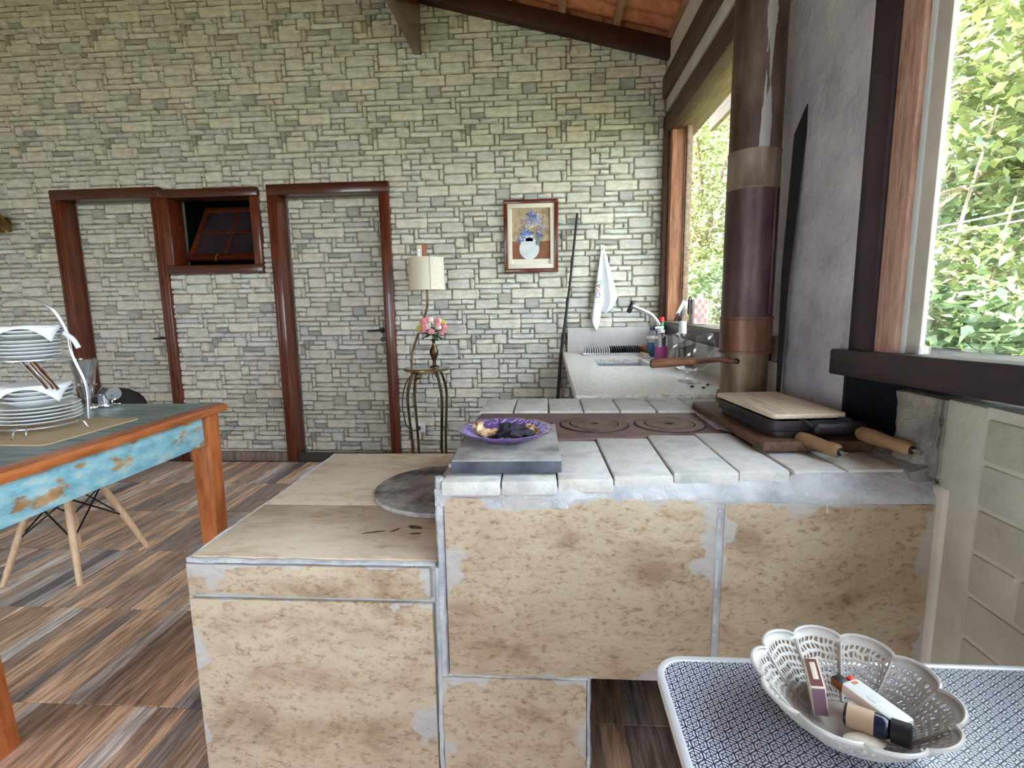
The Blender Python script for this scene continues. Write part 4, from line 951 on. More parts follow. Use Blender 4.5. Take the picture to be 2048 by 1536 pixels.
# things on the far sill
SZ = 1.1135
for i, (y, x, ln, lb) in enumerate(((3.70, 0.868, 0.150, 'pale flat spatula leaning leftmost on the far sill'), (3.62, 0.872, 0.145, 'dark grey flat spatula leaning beside the pale one'))):
    t = thing('flat_spatula', lb, 'spatula', (x, y, SZ))
    M_ = Matrix.Translation(Vector((x, y, SZ+0.004))) @ Matrix.Rotation(R(10), 4, 'X') @ Matrix.Rotation(R(24), 4, 'Y')
    part(t, 'blade', MB().box(-0.016, 0.016, -0.002, 0.002, 0.05, ln).xf(M_), ['white', 'steel'][i], 0.001)
    part(t, 'handle', MB().box(-0.008, 0.008, -0.005, 0.005, 0.0, 0.06).xf(M_), ['dark_wood', 'cast_iron'][i], 0.003)
fk = thing('checked_flask', 'square flask with red and grey checks on the far sill', 'flask', (0.915, 3.30, SZ))
fk_b = part(fk, 'flask_body', MB().prism(rrect(0.868, 0.962, 3.25, 3.35, 0.015, 4), SZ+0.001, SZ+0.15), 'cream', 0.004)
for i in range(4):
    for j in range(5):
        m = 'lilac' if (i+j) % 2 else 'cement'
        part(fk_b, 'check_patch', MB().box(0.878+i*0.019, 0.896+i*0.019, 3.2485, 3.2495, SZ+0.008+j*0.028, SZ+0.035+j*0.028), 'pinkbox' if (i+j) % 2 else 'cement', smooth=0)
        part(fk_b, 'check_patch', MB().box(0.8665, 0.8675, 3.262+i*0.019, 3.280+i*0.019, SZ+0.008+j*0.028, SZ+0.035+j*0.028), 'pinkbox' if (i+j) % 2 == 0 else 'cement', smooth=0)
part(fk, 'cap', MB().lathe([(0.024, 0.149), (0.024, 0.175), (0.015, 0.182), (0, 0.182)], (0.915, 3.30, SZ), 16), 'cream')
part(fk, 'strap', MB().tube(bez([(0.862, 3.335, SZ+0.06), (0.862, 3.33, SZ+0.14), (0.862, 3.30, SZ+0.165), (0.862, 3.265, SZ+0.14), (0.862, 3.26, SZ+0.06)], 24), 0.004, 8), 'black')
single('folded_card', 'pale wedge shaped card propped beside the checked flask', 'card', MB().hexa([(0.90, 3.40, SZ), (0.905, 3.40, SZ), (0.905, 3.52, SZ), (0.90, 3.52, SZ), (0.93, 3.38, SZ+0.075), (0.933, 3.38, SZ+0.075), (0.933, 3.41, SZ+0.075), (0.93, 3.41, SZ+0.075)]), 'cream', (0.905, 3.46, SZ), smooth=0)

# ============================================================ THINGS ON AND BY THE BACK WALL
SY = YW-0.006
pf = thing('framed_painting', 'framed still life of blue flowers in a round white vase', 'painting', (-0.121, SY, 1.487))
fx0, fx1, fz0, fz1 = -0.323, 0.081, 1.486, 2.012
def pframe(x0, x1, z0, z1, w_, ya, yb_):
    b = MB()
    b.box(x0, x1, ya, yb_, z0, z0+w_).box(x0, x1, ya, yb_, z1-w_, z1).box(x0, x0+w_, ya, yb_, z0+w_, z1-w_).box(x1-w_, x1, ya, yb_, z0+w_, z1-w_); return b
part(pf, 'frame', pframe(fx0, fx1, fz0, fz1, 0.028, SY-0.034, SY), 'door_wood', 0.004)
part(pf, 'mat_border', pframe(fx0+0.026, fx1-0.026, fz0+0.026, fz1-0.026, 0.034, SY-0.024, SY-0.002), 'cream', 0.003)
cx0, cx1, cz0, cz1 = fx0+0.058, fx1-0.058, fz0+0.058, fz1-0.058
MT['canvas'] = mat('painted_canvas', srgb(150, 118, 84), srgb(184, 164, 132), srgb(128, 96, 72), scale=7, rough=0.7)
MT['canvas_low'] = mat('painted_canvas_brown', srgb(120, 70, 46), srgb(146, 92, 64), scale=9, rough=0.7)
MT['paint_vase'] = mat('painted_vase_white', srgb(196, 200, 204), srgb(222, 220, 218), scale=14, rough=0.6)
for nm, c in (('paint_blue', srgb(84, 108, 190)), ('paint_lav', srgb(150, 160, 210)), ('paint_deep', srgb(52, 78, 168)), ('paint_leaf', srgb(132, 150, 96)), ('paint_pale', srgb(206, 204, 206)), ('paint_rose', srgb(160, 118, 110))): MT[nm] = mat(nm, c, rough=0.6)
yc = SY-0.010
part(pf, 'canvas', MB().box(cx0-0.004, cx1+0.004, yc, SY-0.003, cz0-0.004, cz1+0.004), 'canvas', smooth=0)
part(pf, 'painted_table', MB().box(cx0, cx1, yc-0.001, yc, cz0+0.04, cz0+0.17), 'canvas_low', smooth=0)
part(pf, 'painted_cloth', MB().box(cx0, cx1, yc-0.0015, yc, cz0, cz0+0.04), 'cream', smooth=0)
def disc(x, z, r, y, ry=None, n=20, a=0): 
    b = MB(); ry = ry or r
    p = [(x+r*math.cos(t)*math.cos(a)-ry*math.sin(t)*math.sin(a), y, z+r*math.cos(t)*math.sin(a)+ry*math.sin(t)*math.cos(a)) for t in [2*math.pi*k/n for k in range(n)]]
    return b.add(p, [tuple(range(n))])
vz = MB().add(disc(-0.135, cz0+0.116, 0.075, yc-0.002, 0.08).v, [tuple(range(20))]); vz.box(-0.162, -0.108, yc-0.002, yc-0.0015, cz0+0.17, cz0+0.215)
part(pf, 'painted_vase', vz, 'paint_vase', smooth=0)
rg = random.Random(5)
for mname, cnt, spots in (('paint_leaf', 26, [(-0.14, 0.23, 0.075, 0.03), (-0.07, 0.17, 0.03, 0.03)]), ('paint_lav', 60, [(-0.11, 0.325, 0.065, 0.05), (-0.17, 0.235, 0.06, 0.05), (-0.05, 0.27, 0.035, 0.06)]), ('paint_blue', 60, [(-0.12, 0.335, 0.055, 0.04), (-0.165, 0.235, 0.055, 0.035), (-0.065, 0.20, 0.035, 0.04), (-0.20, 0.175, 0.025, 0.02)]), ('paint_deep', 26, [(-0.06, 0.20, 0.03, 0.035), (-0.15, 0.225, 0.04, 0.025), (-0.12, 0.36, 0.04, 0.02)]), ('paint_pale', 34, [(-0.11, 0.28, 0.06, 0.02), (-0.19, 0.20, 0.04, 0.03), (-0.06, 0.33, 0.03, 0.05)]), ('paint_rose', 18, [(-0.18, 0.31, 0.03, 0.03), (-0.045, 0.31, 0.02, 0.05)])):
    b = MB()
    for k in range(cnt):
        sx_, sz_, rx, rz = rg.choice(spots); px = sx_+rg.gauss(0, 0.5)*rx; pz = cz0+sz_+rg.gauss(0, 0.5)*rz
        px = min(max(px, cx0+0.012), cx1-0.012); pz = min(max(pz, cz0+0.02), cz1-0.012)
        d_ = disc(px, pz, rg.uniform(0.006, 0.012), yc-0.0025-0.00008*k-rg.random()*0.0004, rg.uniform(0.003, 0.006), 8, rg.uniform(0, 3.1)); b.add(d_.v, d_.f)
    part(pf, 'painted_blossoms', b, mname, smooth=0)
# leaning black pole
single('black_pole', 'long thin black pole leaning against the stone wall', 'pole', MB().tube([(0.030, 3.93, 0.005), (0.066, 3.97, 0.45), (0.096, 4.0, 0.85), (0.165, 4.02, 1.38), (0.222, 4.045, 1.905)], [0.014, 0.013, 0.012, 0.009, 0.009], 10), 'black_metal', (0.052, 3.93, 0.0))
# towel on a hook
tw = thing('tea_towel', 'white tea towel with coloured lettering hanging on a wall hook', 'towel', (0.41, SY, 1.07))
NU, NV = 28, 30; b = MB()
for j in range(NV+1):
    t = j/NV; wl = 0.008+0.062*t**0.75; wr_ = 0.012+0.115*min(1, t*1.25)**0.9*(1 if t < 0.8 else 1-(t-0.8)*1.6)
    for i in range(NU+1):
        u = i/NU; x = 0.408-wl+(wl+wr_)*u - 0.012*t
        zl = 1.638-t*0.60 if u < 0.36 else 1.638-t*(0.47 - 0.10*abs(u-0.62))
        if u < 0.36: zl += t*0.12*abs(u-0.26)/0.26*0.6
        y = SY-0.030-0.020*math.sin(u*math.pi*3.2+0.6)*min(1, t*2.2)-0.012*t
        b.v.append(Vector((x, y, zl)))
for j in range(NV):
    for i in range(NU): a = j*(NU+1)+i; b.f.append((a, a+1, a+NU+2, a+NU+1))
tobj = part(tw, 'cloth', b, 'cloth', smooth=70)
sm = tobj.modifiers.new('thick', 'SOLIDIFY'); sm.thickness = 0.004
def text_mesh(txt, size, name):
    cu = bpy.data.curves.new(name, 'FONT'); cu.body = txt; cu.size = size; cu.extrude = 0.0006
    ob = bpy.data.objects.new(name, cu); COL.objects.link(ob)
    dg = bpy.context.evaluated_depsgraph_get(); me = bpy.data.meshes.new_from_object(ob.evaluated_get(dg)); bpy.data.objects.remove(ob); return me
for i, (ch, mm) in enumerate((('J', 'yellow'), ('O', 'paint_deep'), ('X', 'orange'), ('A', 'dark_red'), ('S', 'green_cap'))):
    me = text_mesh(ch, 0.052, 'letter'); me.materials.clear()
    o = mk('letter', me, mm, tw, (0.0, 0, 0))
    z = 1.245+i*0.036; o.location = (-0.030+i*0.0035, -0.078+0.002*i, z-1.07); o.rotation_euler = (R(90), R(-78), 0)
single('wall_hook', 'small white hook above the tea towel', 'hook', MB().box(0.395, 0.425, SY-0.006, SY+0.003, 1.625, 1.675).tube([(0.41, SY, 1.645), (0.41, SY-0.03, 1.638), (0.41, SY-0.036, 1.655)], 0.005, 8), 'white', (0.41, SY, 1.65), bevel=0)
# small white knob high on the wall
wl_ = thing('wall_lamp_socket', 'small white ceramic lamp socket high on the stone wall', 'socket', (0.20, SY, 3.0))
part(wl_, 'base', MB().lathe([(0, 0), (0.034, 0), (0.034, 0.02), (0.03, 0.024), (0, 0.024)], (0.20, SY-0.02, 2.985), 20), 'cream')
part(wl_, 'dome', MB().sphere((0.20, SY-0.02, 3.012), 0.026, 14, 8), 'cream')
# socket and plug
ol = thing('power_outlet', 'white power outlet low on the wall behind the side table', 'outlet', (-1.045, SY, 0.29))
part(ol, 'face_plate', MB().box(-1.105, -0.985, SY-0.012, SY+0.004, 0.245, 0.325), 'white', 0.006)
part(ol, 'plug', MB().box(-1.05, -1.02, SY-0.045, SY-0.012, 0.268, 0.30), 'black', 0.005)
part(ol, 'cable', MB().tube(bez([(-1.035, SY-0.045, 0.283), (-1.06, SY-0.06, 0.27), (-1.12, SY-0.04, 0.30), (-1.155, SY-0.03, 0.45), (-1.13, SY-0.03, 0.62), (-1.05, SY-0.04, 0.74)], 30), 0.004, 6), 'black')
# side table with lamp
LX, LY, LZ = -0.905, 3.85, 0.795
lt = thing('lamp_table', 'small round brass side table with a curved lamp rod and drum shade', 'floor lamp', (LX, LY, 0))
part(lt, 'table_top', MB().lathe([(0, 0.0), (0.155, 0.0), (0.163, 0.006), (0.163, 0.014), (0.155, 0.02), (0, 0.02)], (LX, LY, LZ-0.02), 40), 'steel')
part(lt, 'rim', MB().lathe([(0.160, -0.004), (0.168, 0.0), (0.168, 0.012), (0.160, 0.016)], (LX, LY, LZ-0.018), 40, closed=True), 'brass')
for a in (40, 130, 220, 310):
    a = R(a+8); c, s = math.cos(a), math.sin(a)
    l = part(lt, 'leg', MB().tube(bez([(LX+r*c, LY+r*s, z) for r, z in ((0.115, LZ-0.02), (0.145, LZ-0.08), (0.175, LZ-0.19), (0.172, LZ-0.32), (0.155, 0.25), (0.150, 0.008))], 30), 0.0105, 8), 'bronze')
    part(l, 'foot', MB().sphere((LX+0.15*c, LY+0.15*s, 0.012), 0.016, 10, 6), 'bronze')
    part(l, 'scroll', MB().tube([(LX+(0.10+0.028*math.cos(t))*c, LY+(0.10+0.028*math.cos(t))*s, LZ-0.06+0.028*math.sin(t)) for t in [k*0.4 for k in range(14)]], 0.003, 6), 'bronze')
part(lt, 'ornament', MB().sphere((LX-0.03, LY-0.15, LZ-0.05), 0.02, 10, 8, (1.2, 0.6, 1)), 'bronze')
part(lt, 'lamp_rod', MB().tube(bez([(-1.025, LY+0.03, LZ), (-1.018, LY+0.03, LZ+0.10), (-0.975, LY+0.025, LZ+0.22), (-0.915, LY+0.015, LZ+0.36), (-0.882, LY+0.005, LZ+0.46), (-0.878, LY, LZ+0.60)], 40), 0.0085, 10), 'bronze')
shd = part(lt, 'lamp_shade', MB().lathe([(0.131, 1.362), (0.127, 1.592), (0.125, 1.592), (0.129, 1.362)], (-0.878, LY, 0), 48, closed=True), 'shade')
part(shd, 'shade_seam', MB().box(-0.823, -0.820, LY-0.122, LY-0.112, 1.364, 1.59), 'cream', smooth=0)
part(lt, 'bulb_holder', MB().lathe([(0.018, 1.38), (0.018, 1.44), (0.03, 1.47), (0.03, 1.50), (0, 1.53)], (-0.878, LY, 0), 14), 'white')
vs_ = thing('brass_vase', 'slim brass vase holding the pink flower bunch', 'vase', (-0.84, 3.83, LZ))
part(vs_, 'vase_body', MB().lathe([(0, 0.001), (0.036, 0.001), (0.034, 0.008), (0.014, 0.02), (0.012, 0.045), (0.018, 0.065), (0.032, 0.10), (0.033, 0.125), (0.018, 0.155), (0.011, 0.175), (0.012, 0.195), (0.021, 0.212), (0.018, 0.212), (0.008, 0.19), (0, 0.188)], (-0.84, 3.83, LZ), 28), 'bronze')
fb_ = thing('flower_bunch', 'bunch of pink and cream artificial flowers in the brass vase', 'flowers', (-0.84, 3.83, LZ+0.2))
rg = random.Random(11); FC = Vector((-0.848, 3.83, LZ+0.285))
MT['petal_pink'] = mat('pink_petal', srgb(206, 108, 116), srgb(232, 160, 160), scale=30, rough=0.7)
MT['petal_cream'] = mat('cream_petal', srgb(226, 216, 200), srgb(240, 232, 220), scale=30, rough=0.7)
def flower(parent, c, r, m):
    b = MB()
    for k in range(8):
        a = 2*math.pi*k/8; lay = k % 2; d_ = Vector((math.cos(a), -0.35, math.sin(a))).normalized()
        b.sphere(c+d_*r*0.5+Vector((0, -0.004*lay, 0)), r*0.52, 8, 5, (1, 0.5, 1), 0.08)
    b.sphere(c+Vector((0, -r*0.35, 0)), r*0.4, 8, 5)
    return part(parent, 'flower', b, m)
for k in range(28):
    d_ = Vector((rg.uniform(-1, 1), rg.uniform(-1, 0.3), rg.uniform(-0.35, 1))).normalized()
    flower(fb_, FC+Vector((d_.x*0.088, d_.y*0.06, d_.z*0.065+0.01)), rg.uniform(0.020, 0.030), 'petal_pink' if k % 5 < 3 else ('petal_cream' if k % 5 == 3 else 'yellow'))
lf_ = MB().add([(0, 0, 0), (0.013, 0.03, 0.003), (0.010, 0.06, 0.0), (0, 0.078, -0.006), (-0.010, 0.06, 0.0), (-0.013, 0.03, 0.003), (0, 0.03, -0.002), (0, 0.06, -0.004)], [(0, 1, 6), (1, 2, 7, 6), (2, 3, 7), (3, 4, 7), (4, 5, 6, 7), (5, 0, 6)]).mesh('leaf', None, 0, 2, 60)
for k in range(16):
    a = 2*math.pi*k/16+0.2; mk('leaf', lf_, 'leaf_c', fb_, (FC.x+0.84+0.02*math.cos(a)*0, 0, 0.045+rg.uniform(-0.01, 0.03)), (rg.uniform(-0.5, 0.4), 0, a)).scale = (1.5, 1.4, 1.4)
part(fb_, 'stems', MB().tube([(-0.84, 3.83, LZ+0.19), FC], 0.007, 6), 'leaf_c')
pq = thing('wooden_plaque', 'small wooden plaque with a white printed strip above the lamp shade', 'plaque', (-0.955, SY, 1.50))
part(pq, 'board', MB().box(-0.99, -0.918, SY-0.014, SY+0.003, 1.50, 1.715), 'frame_wood', 0.003)
part(pq, 'printed_strip', MB().box(-0.992, -0.952, SY-0.018, SY-0.012, 1.505, 1.705), 'cream', 0.002)
part(pq, 'printed_motif', MB().add(disc(-0.972, 1.665, 0.008, SY-0.0185).v, [tuple(range(20))]).box(-0.976, -0.968, SY-0.0188, SY-0.0182, 1.60, 1.65), 'dull_chrome', smooth=0)
# brass fitting at the left edge
bl = thing('brass_sconce', 'fluted brass wall sconce at the far left of the wall', 'sconce', (-4.315, SY, 1.93))
def flute(p, an, r): q = 1+0.06*math.cos(an*18)*(r > 0.03); return Vector((p.x*q, p.y*q, p.z))
part(bl, 'back_plate', MB().tube([(-4.315, SY+0.003, 1.95), (-4.315, SY-0.012, 1.95)], 0.05, 24), 'brass')
part(bl, 'shade', MB().lathe([(0.03, 0.10), (0.07, 0.075), (0.105, 0.02), (0.118, -0.05), (0.114, -0.05), (0.10, 0.02), (0.066, 0.07), (0.028, 0.095)], (-4.315, SY-0.125, 1.93), 72, flute, True), 'brass', smooth=60)
part(bl, 'bulb', MB().sphere((-4.315, SY-0.125, 1.87), 0.035, 14, 8), 'cream')
part(bl, 'arm', MB().tube([(-4.315, SY, 1.97), (-4.315, SY-0.06, 2.03), (-4.315, SY-0.125, 2.03)], 0.008, 8), 'brass')

# ============================================================ DINING TABLE
dt = thing('dining_table', 'dining table with chipped turquoise apron and orange wooden legs', 'table', (-2.4, 1.8, 0))
TX0, TX1, TY0, TY1, TZ = -3.35, -1.578, 1.17, 2.445, 0.79
for nm, b, mm in (('top_border', MB().box(TX1-0.075, TX1, TY0, TY1, TZ-0.034, TZ), 'table_wood_y'), ('top_border', MB().box(TX0, TX0+0.075, TY0, TY1, TZ-0.034, TZ), 'table_wood_y'),
        ('top_border', MB().box(TX0+0.076, TX1-0.076, TY1-0.05, TY1, TZ-0.034, TZ), 'teal_top'), ('top_border', MB().box(TX0+0.076, TX1-0.076, TY0, TY0+0.05, TZ-0.034, TZ), 'table_wood_y')):
    part(dt, nm, b, mm, 0.003)
for i in range(9):
    y = TY0+0.051+i*(TY1-TY0-0.102)/9; part(dt, 'top_plank', MB().box(TX0+0.076, TX1-0.076, y+0.0008, y+(TY1-TY0-0.102)/9-0.0008, TZ-0.03, TZ-0.001), 'teal_top', 0.002, 1)
part(dt, 'apron', MB().box(-1.665, -1.640, 1.27, 2.345, 0.605, TZ-0.034), 'teal', 0.003)
part(dt, 'apron', MB().box(-3.29, -3.265, 1.27, 2.345, 0.605, TZ-0.034), 'teal', 0.003)
part(dt, 'apron', MB().box(-3.2, -1.70, 2.37, 2.395, 0.605, TZ-0.034), 'teal', 0.003)
part(dt, 'apron', MB().box(-3.2, -1.70, 1.21, 1.235, 0.605, TZ-0.034), 'teal', 0.003)
def leg(x0, x1, y0, y1, dx):
    return MB().hexa([(x0+0.008+dx, y0+0.006, 0), (x1-0.004+dx, y0+0.006, 0), (x1-0.004+dx, y1-0.006, 0), (x0+0.008+dx, y1-0.006, 0), (x0, y0, TZ-0.034), (x1, y0, TZ-0.034), (x1, y1, TZ-0.034), (x0, y1, TZ-0.034)])
for (x0, x1, y0, y1, dx) in ((-1.712, -1.618, 2.338, 2.432, -0.004), (-1.690, -1.596, 1.180, 1.272, 0.055), (-3.30, -3.21, 2.338, 2.432, 0), (-3.30, -3.21, 1.19, 1.28, 0)):
    part(dt, 'leg', leg(x0, x1, y0, y1, dx), 'table_wood', 0.004)
single('straw_mat', 'beige straw placemat under the plate rack', 'placemat', MB().prism(rrect(-2.32, -1.742, 1.655, 2.092, 0.02, 4), TZ, TZ+0.004), 'straw', (-2.03, 1.87, TZ))
# plate rack
RX, RY = -1.965, 1.865; Z0 = TZ+0.004
rk = thing('plate_rack', 'two tier grey wire plate rack with an arched handle', 'rack', (RX, RY, Z0))
def ringw(r, z, t=0.004, c=(RX, RY)): return MB().tube([(c[0]+r*math.cos(a), c[1]+r*math.sin(a), z) for a in [2*math.pi*k/40 for k in range(41)]], t, 6)
L1, L2 = Z0+0.036, Z0+0.285
part(rk, 'lower_ring', ringw(0.125, L1-0.006), 'dull_chrome'); part(rk, 'upper_ring', ringw(0.105, L2-0.006), 'dull_chrome')
part(rk, 'lower_cross', MB().tube([(RX-0.125, RY, L1-0.006), (RX+0.125, RY, L1-0.006)], 0.003, 6).tube([(RX, RY-0.125, L1-0.006), (RX, RY+0.125, L1-0.006)], 0.003, 6), 'dull_chrome')
part(rk, 'upper_cross', MB().tube([(RX-0.105, RY, L2-0.006), (RX+0.105, RY, L2-0.006)], 0.003, 6).tube([(RX, RY-0.105, L2-0.006), (RX, RY+0.105, L2-0.006)], 0.003, 6), 'dull_chrome')
for a in (-75, -60, 20, 110, 200, 215):
    c, s = math.cos(R(a)), math.sin(R(a))
    part(rk, 'foot', MB().tube(bez([(RX+0.125*c, RY+0.125*s, L1-0.006), (RX+0.142*c, RY+0.142*s, L1-0.008), (RX+0.150*c, RY+0.150*s, Z0+0.012), (RX+0.158*c, RY+0.158*s, Z0+0.0035)], 14), 0.0036, 8), 'dull_chrome')
for s in (0.016, -0.016):
    part(rk, 'arched_handle', MB().tube(bez([(RX+0.150, RY+s, L1-0.006), (RX+0.155, RY+s, L1+0.12), (RX+0.125, RY+s, L2), (RX+0.118, RY+s, L2+0.09), (RX+0.08, RY+s, L2+0.185), (RX, RY+s, L2+0.222), (RX-0.08, RY+s, L2+0.185), (RX-0.118, RY+s, L2+0.09), (RX-0.125, RY+s, L2), (RX-0.155, RY+s, L1+0.12), (RX-0.150, RY+s, L1-0.006)], 70), 0.0038, 8).xf(rotz(R(38), (RX, RY, 0))), 'dull_chrome')
part(rk, 'handle_grip', MB().tube(bez([(RX+0.118, RY, L2+0.09), (RX+0.145, RY, L2+0.065), (RX+0.16, RY, L2+0.03)], 8), [0.009]*9, 8).xf(rotz(R(20), (RX, RY, 0))), 'cord')
def plate_mesh(r, d, nm): return MB().lathe([(0, 0.003), (r*0.62, 0.003), (r*0.72, d*0.6), (r*0.99, d), (r, d-0.0015), (r*0.98, d-0.004), (r*0.72, d*0.6-0.0045), (r*0.6, 0), (0, 0)], (0, 0, 0), 40).mesh(nm, None, 0, 2, 60)
big, soup, small = plate_mesh(0.135, 0.019, 'big_plate'), plate_mesh(0.114, 0.026, 'soup_plate'), plate_mesh(0.102, 0.016, 'small_plate')
ords = ['lowest', 'second lowest', 'third from the bottom', 'fourth from the bottom', 'fifth from the bottom', 'sixth from the bottom', 'seventh from the bottom', 'topmost']
z = L1-0.002
for i in range(5):
    tag(mk('dinner_plate', big, 'porcelain', None, (RX, RY, z)), 'large white dinner plate on the lower tier, %s of five' % (ords[i] if i < 4 else 'topmost'), 'plate', 'large white plates on the lower tier'); z += 0.0135
for i in range(4):
    z += 0.004 if i == 0 else 0
    tag(mk('soup_plate', soup, 'porcelain', None, (RX+0.002*i, RY, z)), 'white soup plate stacked above the large plates, %s of four' % (ords[i] if i < 3 else 'topmost'), 'plate', 'white soup plates on the lower tier'); z += 0.0165
low_top = z
z = L2-0.002
for i in range(8):
    tag(mk('dessert_plate', small, 'porcelain', None, (RX+0.001*i, RY, z)), 'small white plate on the upper tier of the rack, %s' % ords[i], 'plate', 'small white plates on the upper tier'); z += 0.0135 if i != 4 else 0.022
up_top = z
def napkin(lb, zc, s_, ang, droop):
    b = MB(); n_ = 14
    for i in range(n_+1):
        for j in range(n_+1):
            u, v = (i/n_-0.5)*2*s_, (j/n_-0.5)*2*s_; p = Vector((u, v, 0)); p.rotate(Euler((0, 0, ang)))
            rr = math.hypot(p.x, p.y); R0 = droop
            zz = -0.0 if rr < R0 else -(rr-R0)*1.15
            if rr > R0: p *= (R0+(rr-R0)*0.30)/rr
            b.v.append(Vector((RX+p.x, RY+p.y, zc+zz+0.004*math.sin(u*60)*0.3)))
    for i in range(n_):
        for j in range(n_): a = i*(n_+1)+j; b.f.append((a, a+n_+1, a+n_+2, a+1))
    o = single('napkin', lb, 'napkin', b, 'napkin', (RX, RY, zc), 'napkins on the plate stacks', smooth=60)
    o.modifiers.new('thick', 'SOLIDIFY').thickness = 0.002
napkin('white folded napkin draped over the upper plate stack', up_top+0.007, 0.112, R(35), 0.103)
napkin('white folded napkin draped over the soup plates below', low_top+0.013, 0.122, R(30), 0.115)
for i, (lb, dx, dy) in enumerate((('broad silver spoon handle hanging nearest the camera under the upper tier', -0.02, -0.10), ('silver fork handle hanging in the middle under the upper tier', 0.03, -0.085), ('silver knife handle hanging outermost under the upper tier', 0.065, -0.055))):
    x0, y0 = RX+0.045+dx*0.6, RY-0.08-dy*0.2
    single(['spoon', 'fork', 'knife'][i], lb, 'cutlery', MB().tube([(x0, y0, L2-0.012), (x0+0.03, y0, L2-0.05), (x0+0.062, y0+0.004, L2-0.095), (x0+0.075, y0+0.004, L2-0.115)], [0.011-0.002*i, 0.008, 0.005, 0.007], 10), 'chrome', (x0, y0, L2-0.115), 'cutlery hanging from the rack')
# tall glass and small silver set near the far edge
GX, GY = -2.205, 2.345
MT['mirror_glass'] = mat('silvered_glass', (0.75, 0.74, 0.80), rough=0.06, metal=0.85)
tg = thing('tall_glass', 'tall flared drinking glass on a silvered base behind the plates', 'glass', (GX, GY, TZ))
part(tg, 'bowl', MB().lathe([(0.034, 0.105), (0.036, 0.12), (0.042, 0.16), (0.056, 0.235), (0.054, 0.235), (0.040, 0.16), (0.033, 0.12), (0, 0.112)], (GX, GY, TZ), 32), 'glass')
part(tg, 'inner_sleeve', MB().lathe([(0.010, 0.115), (0.022, 0.15), (0.040, 0.20), (0.048, 0.228)], (GX, GY, TZ), 32), 'mirror_glass')
part(tg, 'silver_cup', MB().lathe([(0, 0.055), (0.026, 0.055), (0.034, 0.10), (0.036, 0.107), (0.044, 0.11), (0.03, 0.112), (0, 0.112)], (GX, GY, TZ), 32), 'chrome')
part(tg, 'foot', MB().lathe([(0, 0.001), (0.042, 0.001), (0.04, 0.008), (0.012, 0.02), (0.012, 0.04), (0.026, 0.056), (0, 0.056)], (GX, GY, TZ), 32), 'chrome')
sc_ = thing('silver_cruet', 'small silver wire cruet with a round disc beside the tall glass', 'cruet', (-2.13, 2.36, TZ))
part(sc_, 'tray', MB().prism(rrect(-2.165, -2.105, 2.335, 2.385, 0.015, 4), TZ+0.001, TZ+0.012), 'chrome', 0.003)
part(sc_, 'disc', MB().tube([(-2.095, 2.372, TZ+0.062), (-2.103, 2.378, TZ+0.064)], 0.032, 24), 'chrome')
part(sc_, 'wire_loop', MB().tube(bez([(-2.16, 2.36, TZ+0.01), (-2.165, 2.36, TZ+0.06), (-2.135, 2.36, TZ+0.098), (-2.105, 2.365, TZ+0.07), (-2.10, 2.365, TZ+0.02), (-2.06, 2.365, TZ+0.014)], 30), 0.003, 6), 'chrome')
part(sc_, 'jar', MB().lathe([(0, 0), (0.02, 0.0), (0.024, 0.02), (0.018, 0.045), (0.02, 0.05), (0, 0.054)], (-2.14, 2.36, TZ+0.012), 18), 'mirror_glass')
# shell chair tucked under the table
CX, CY = -2.335, 2.30
ch = thing('shell_chair', 'black plastic shell chair with beech legs tucked under the table', 'chair', (CX, CY, 0))
b = MB(); NU, NV = 22, 34
for j in range(NV+1):
    t = j/NV
    for i in range(NU+1):
        u = i/NU*2-1
        if t < 0.52:
            k = t/0.52; y = -0.215+k*0.40; z = 0.425+0.012*math.cos(k*math.pi)+0.05*u*u*(0.4+k*0.6)-0.02*math.exp(-((k-0.6)/0.3)**2); wd = 0.215*(0.86+0.14*math.sin(k*math.pi*0.8))
        else:
            k = (t-0.52)/0.48; y = 0.185+0.05*k**0.5+0.15*k; z = 0.43+0.055*min(1, k*4)**2+0.345*k; wd = 0.225*(1 if k < 0.6 else math.sqrt(max(0.02, 1-((k-0.6)/0.42)**2.4)))
            y -= 0.07*u*u*(1-k*0.5); z += 0.03*u*u*(1-k)
        b.v.append(Vector((CX+u*wd, CY+y, z)))
for j in range(NV):
    for i in range(NU): a = j*(NU+1)+i; b.f.append((a, a+1, a+NU+2, a+NU+1))
seat = part(ch, 'seat_shell', b, 'black', smooth=70); seat.modifiers.new('thick', 'SOLIDIFY').thickness = 0.006
ft = {(-1, -1): (-2.515, 2.095), (1, -1): (-2.155, 2.115), (1, 1): (-2.143, 2.515), (-1, 1): (-2.53, 2.515)}; tops = {}
for k, (fx, fy) in ft.items():
    tx, ty = CX+k[0]*0.085, CY+k[1]*0.09; tops[k] = (tx, ty)
    part(ch, 'leg', MB().tube([(fx, fy, 0.0), (fx+(tx-fx)*0.5, fy+(ty-fy)*0.5, 0.20), (tx, ty, 0.40)], [0.0125, 0.017, 0.016], 12), 'beech')
    part(ch, 'bracket', MB().tube([(tx, ty, 0.39), (tx, ty, 0.415)], 0.012, 8), 'black_metal')
ks = [(-1, -1), (1, -1), (1, 1), (-1, 1)]
def legpt(k, z): fx, fy = ft[k]; tx, ty = tops[k]; q = z/0.40; return (fx+(tx-fx)*q, fy+(ty-fy)*q, z)
for i in range(4):
    a, c = ks[i], ks[(i+1) % 4]
    part(ch, 'strut', MB().tube([legpt(a, 0.20), legpt(c, 0.385)], 0.0042, 6), 'black_metal'); part(ch, 'strut', MB().tube([legpt(c, 0.20), legpt(a, 0.385)], 0.0042, 6), 'black_metal')

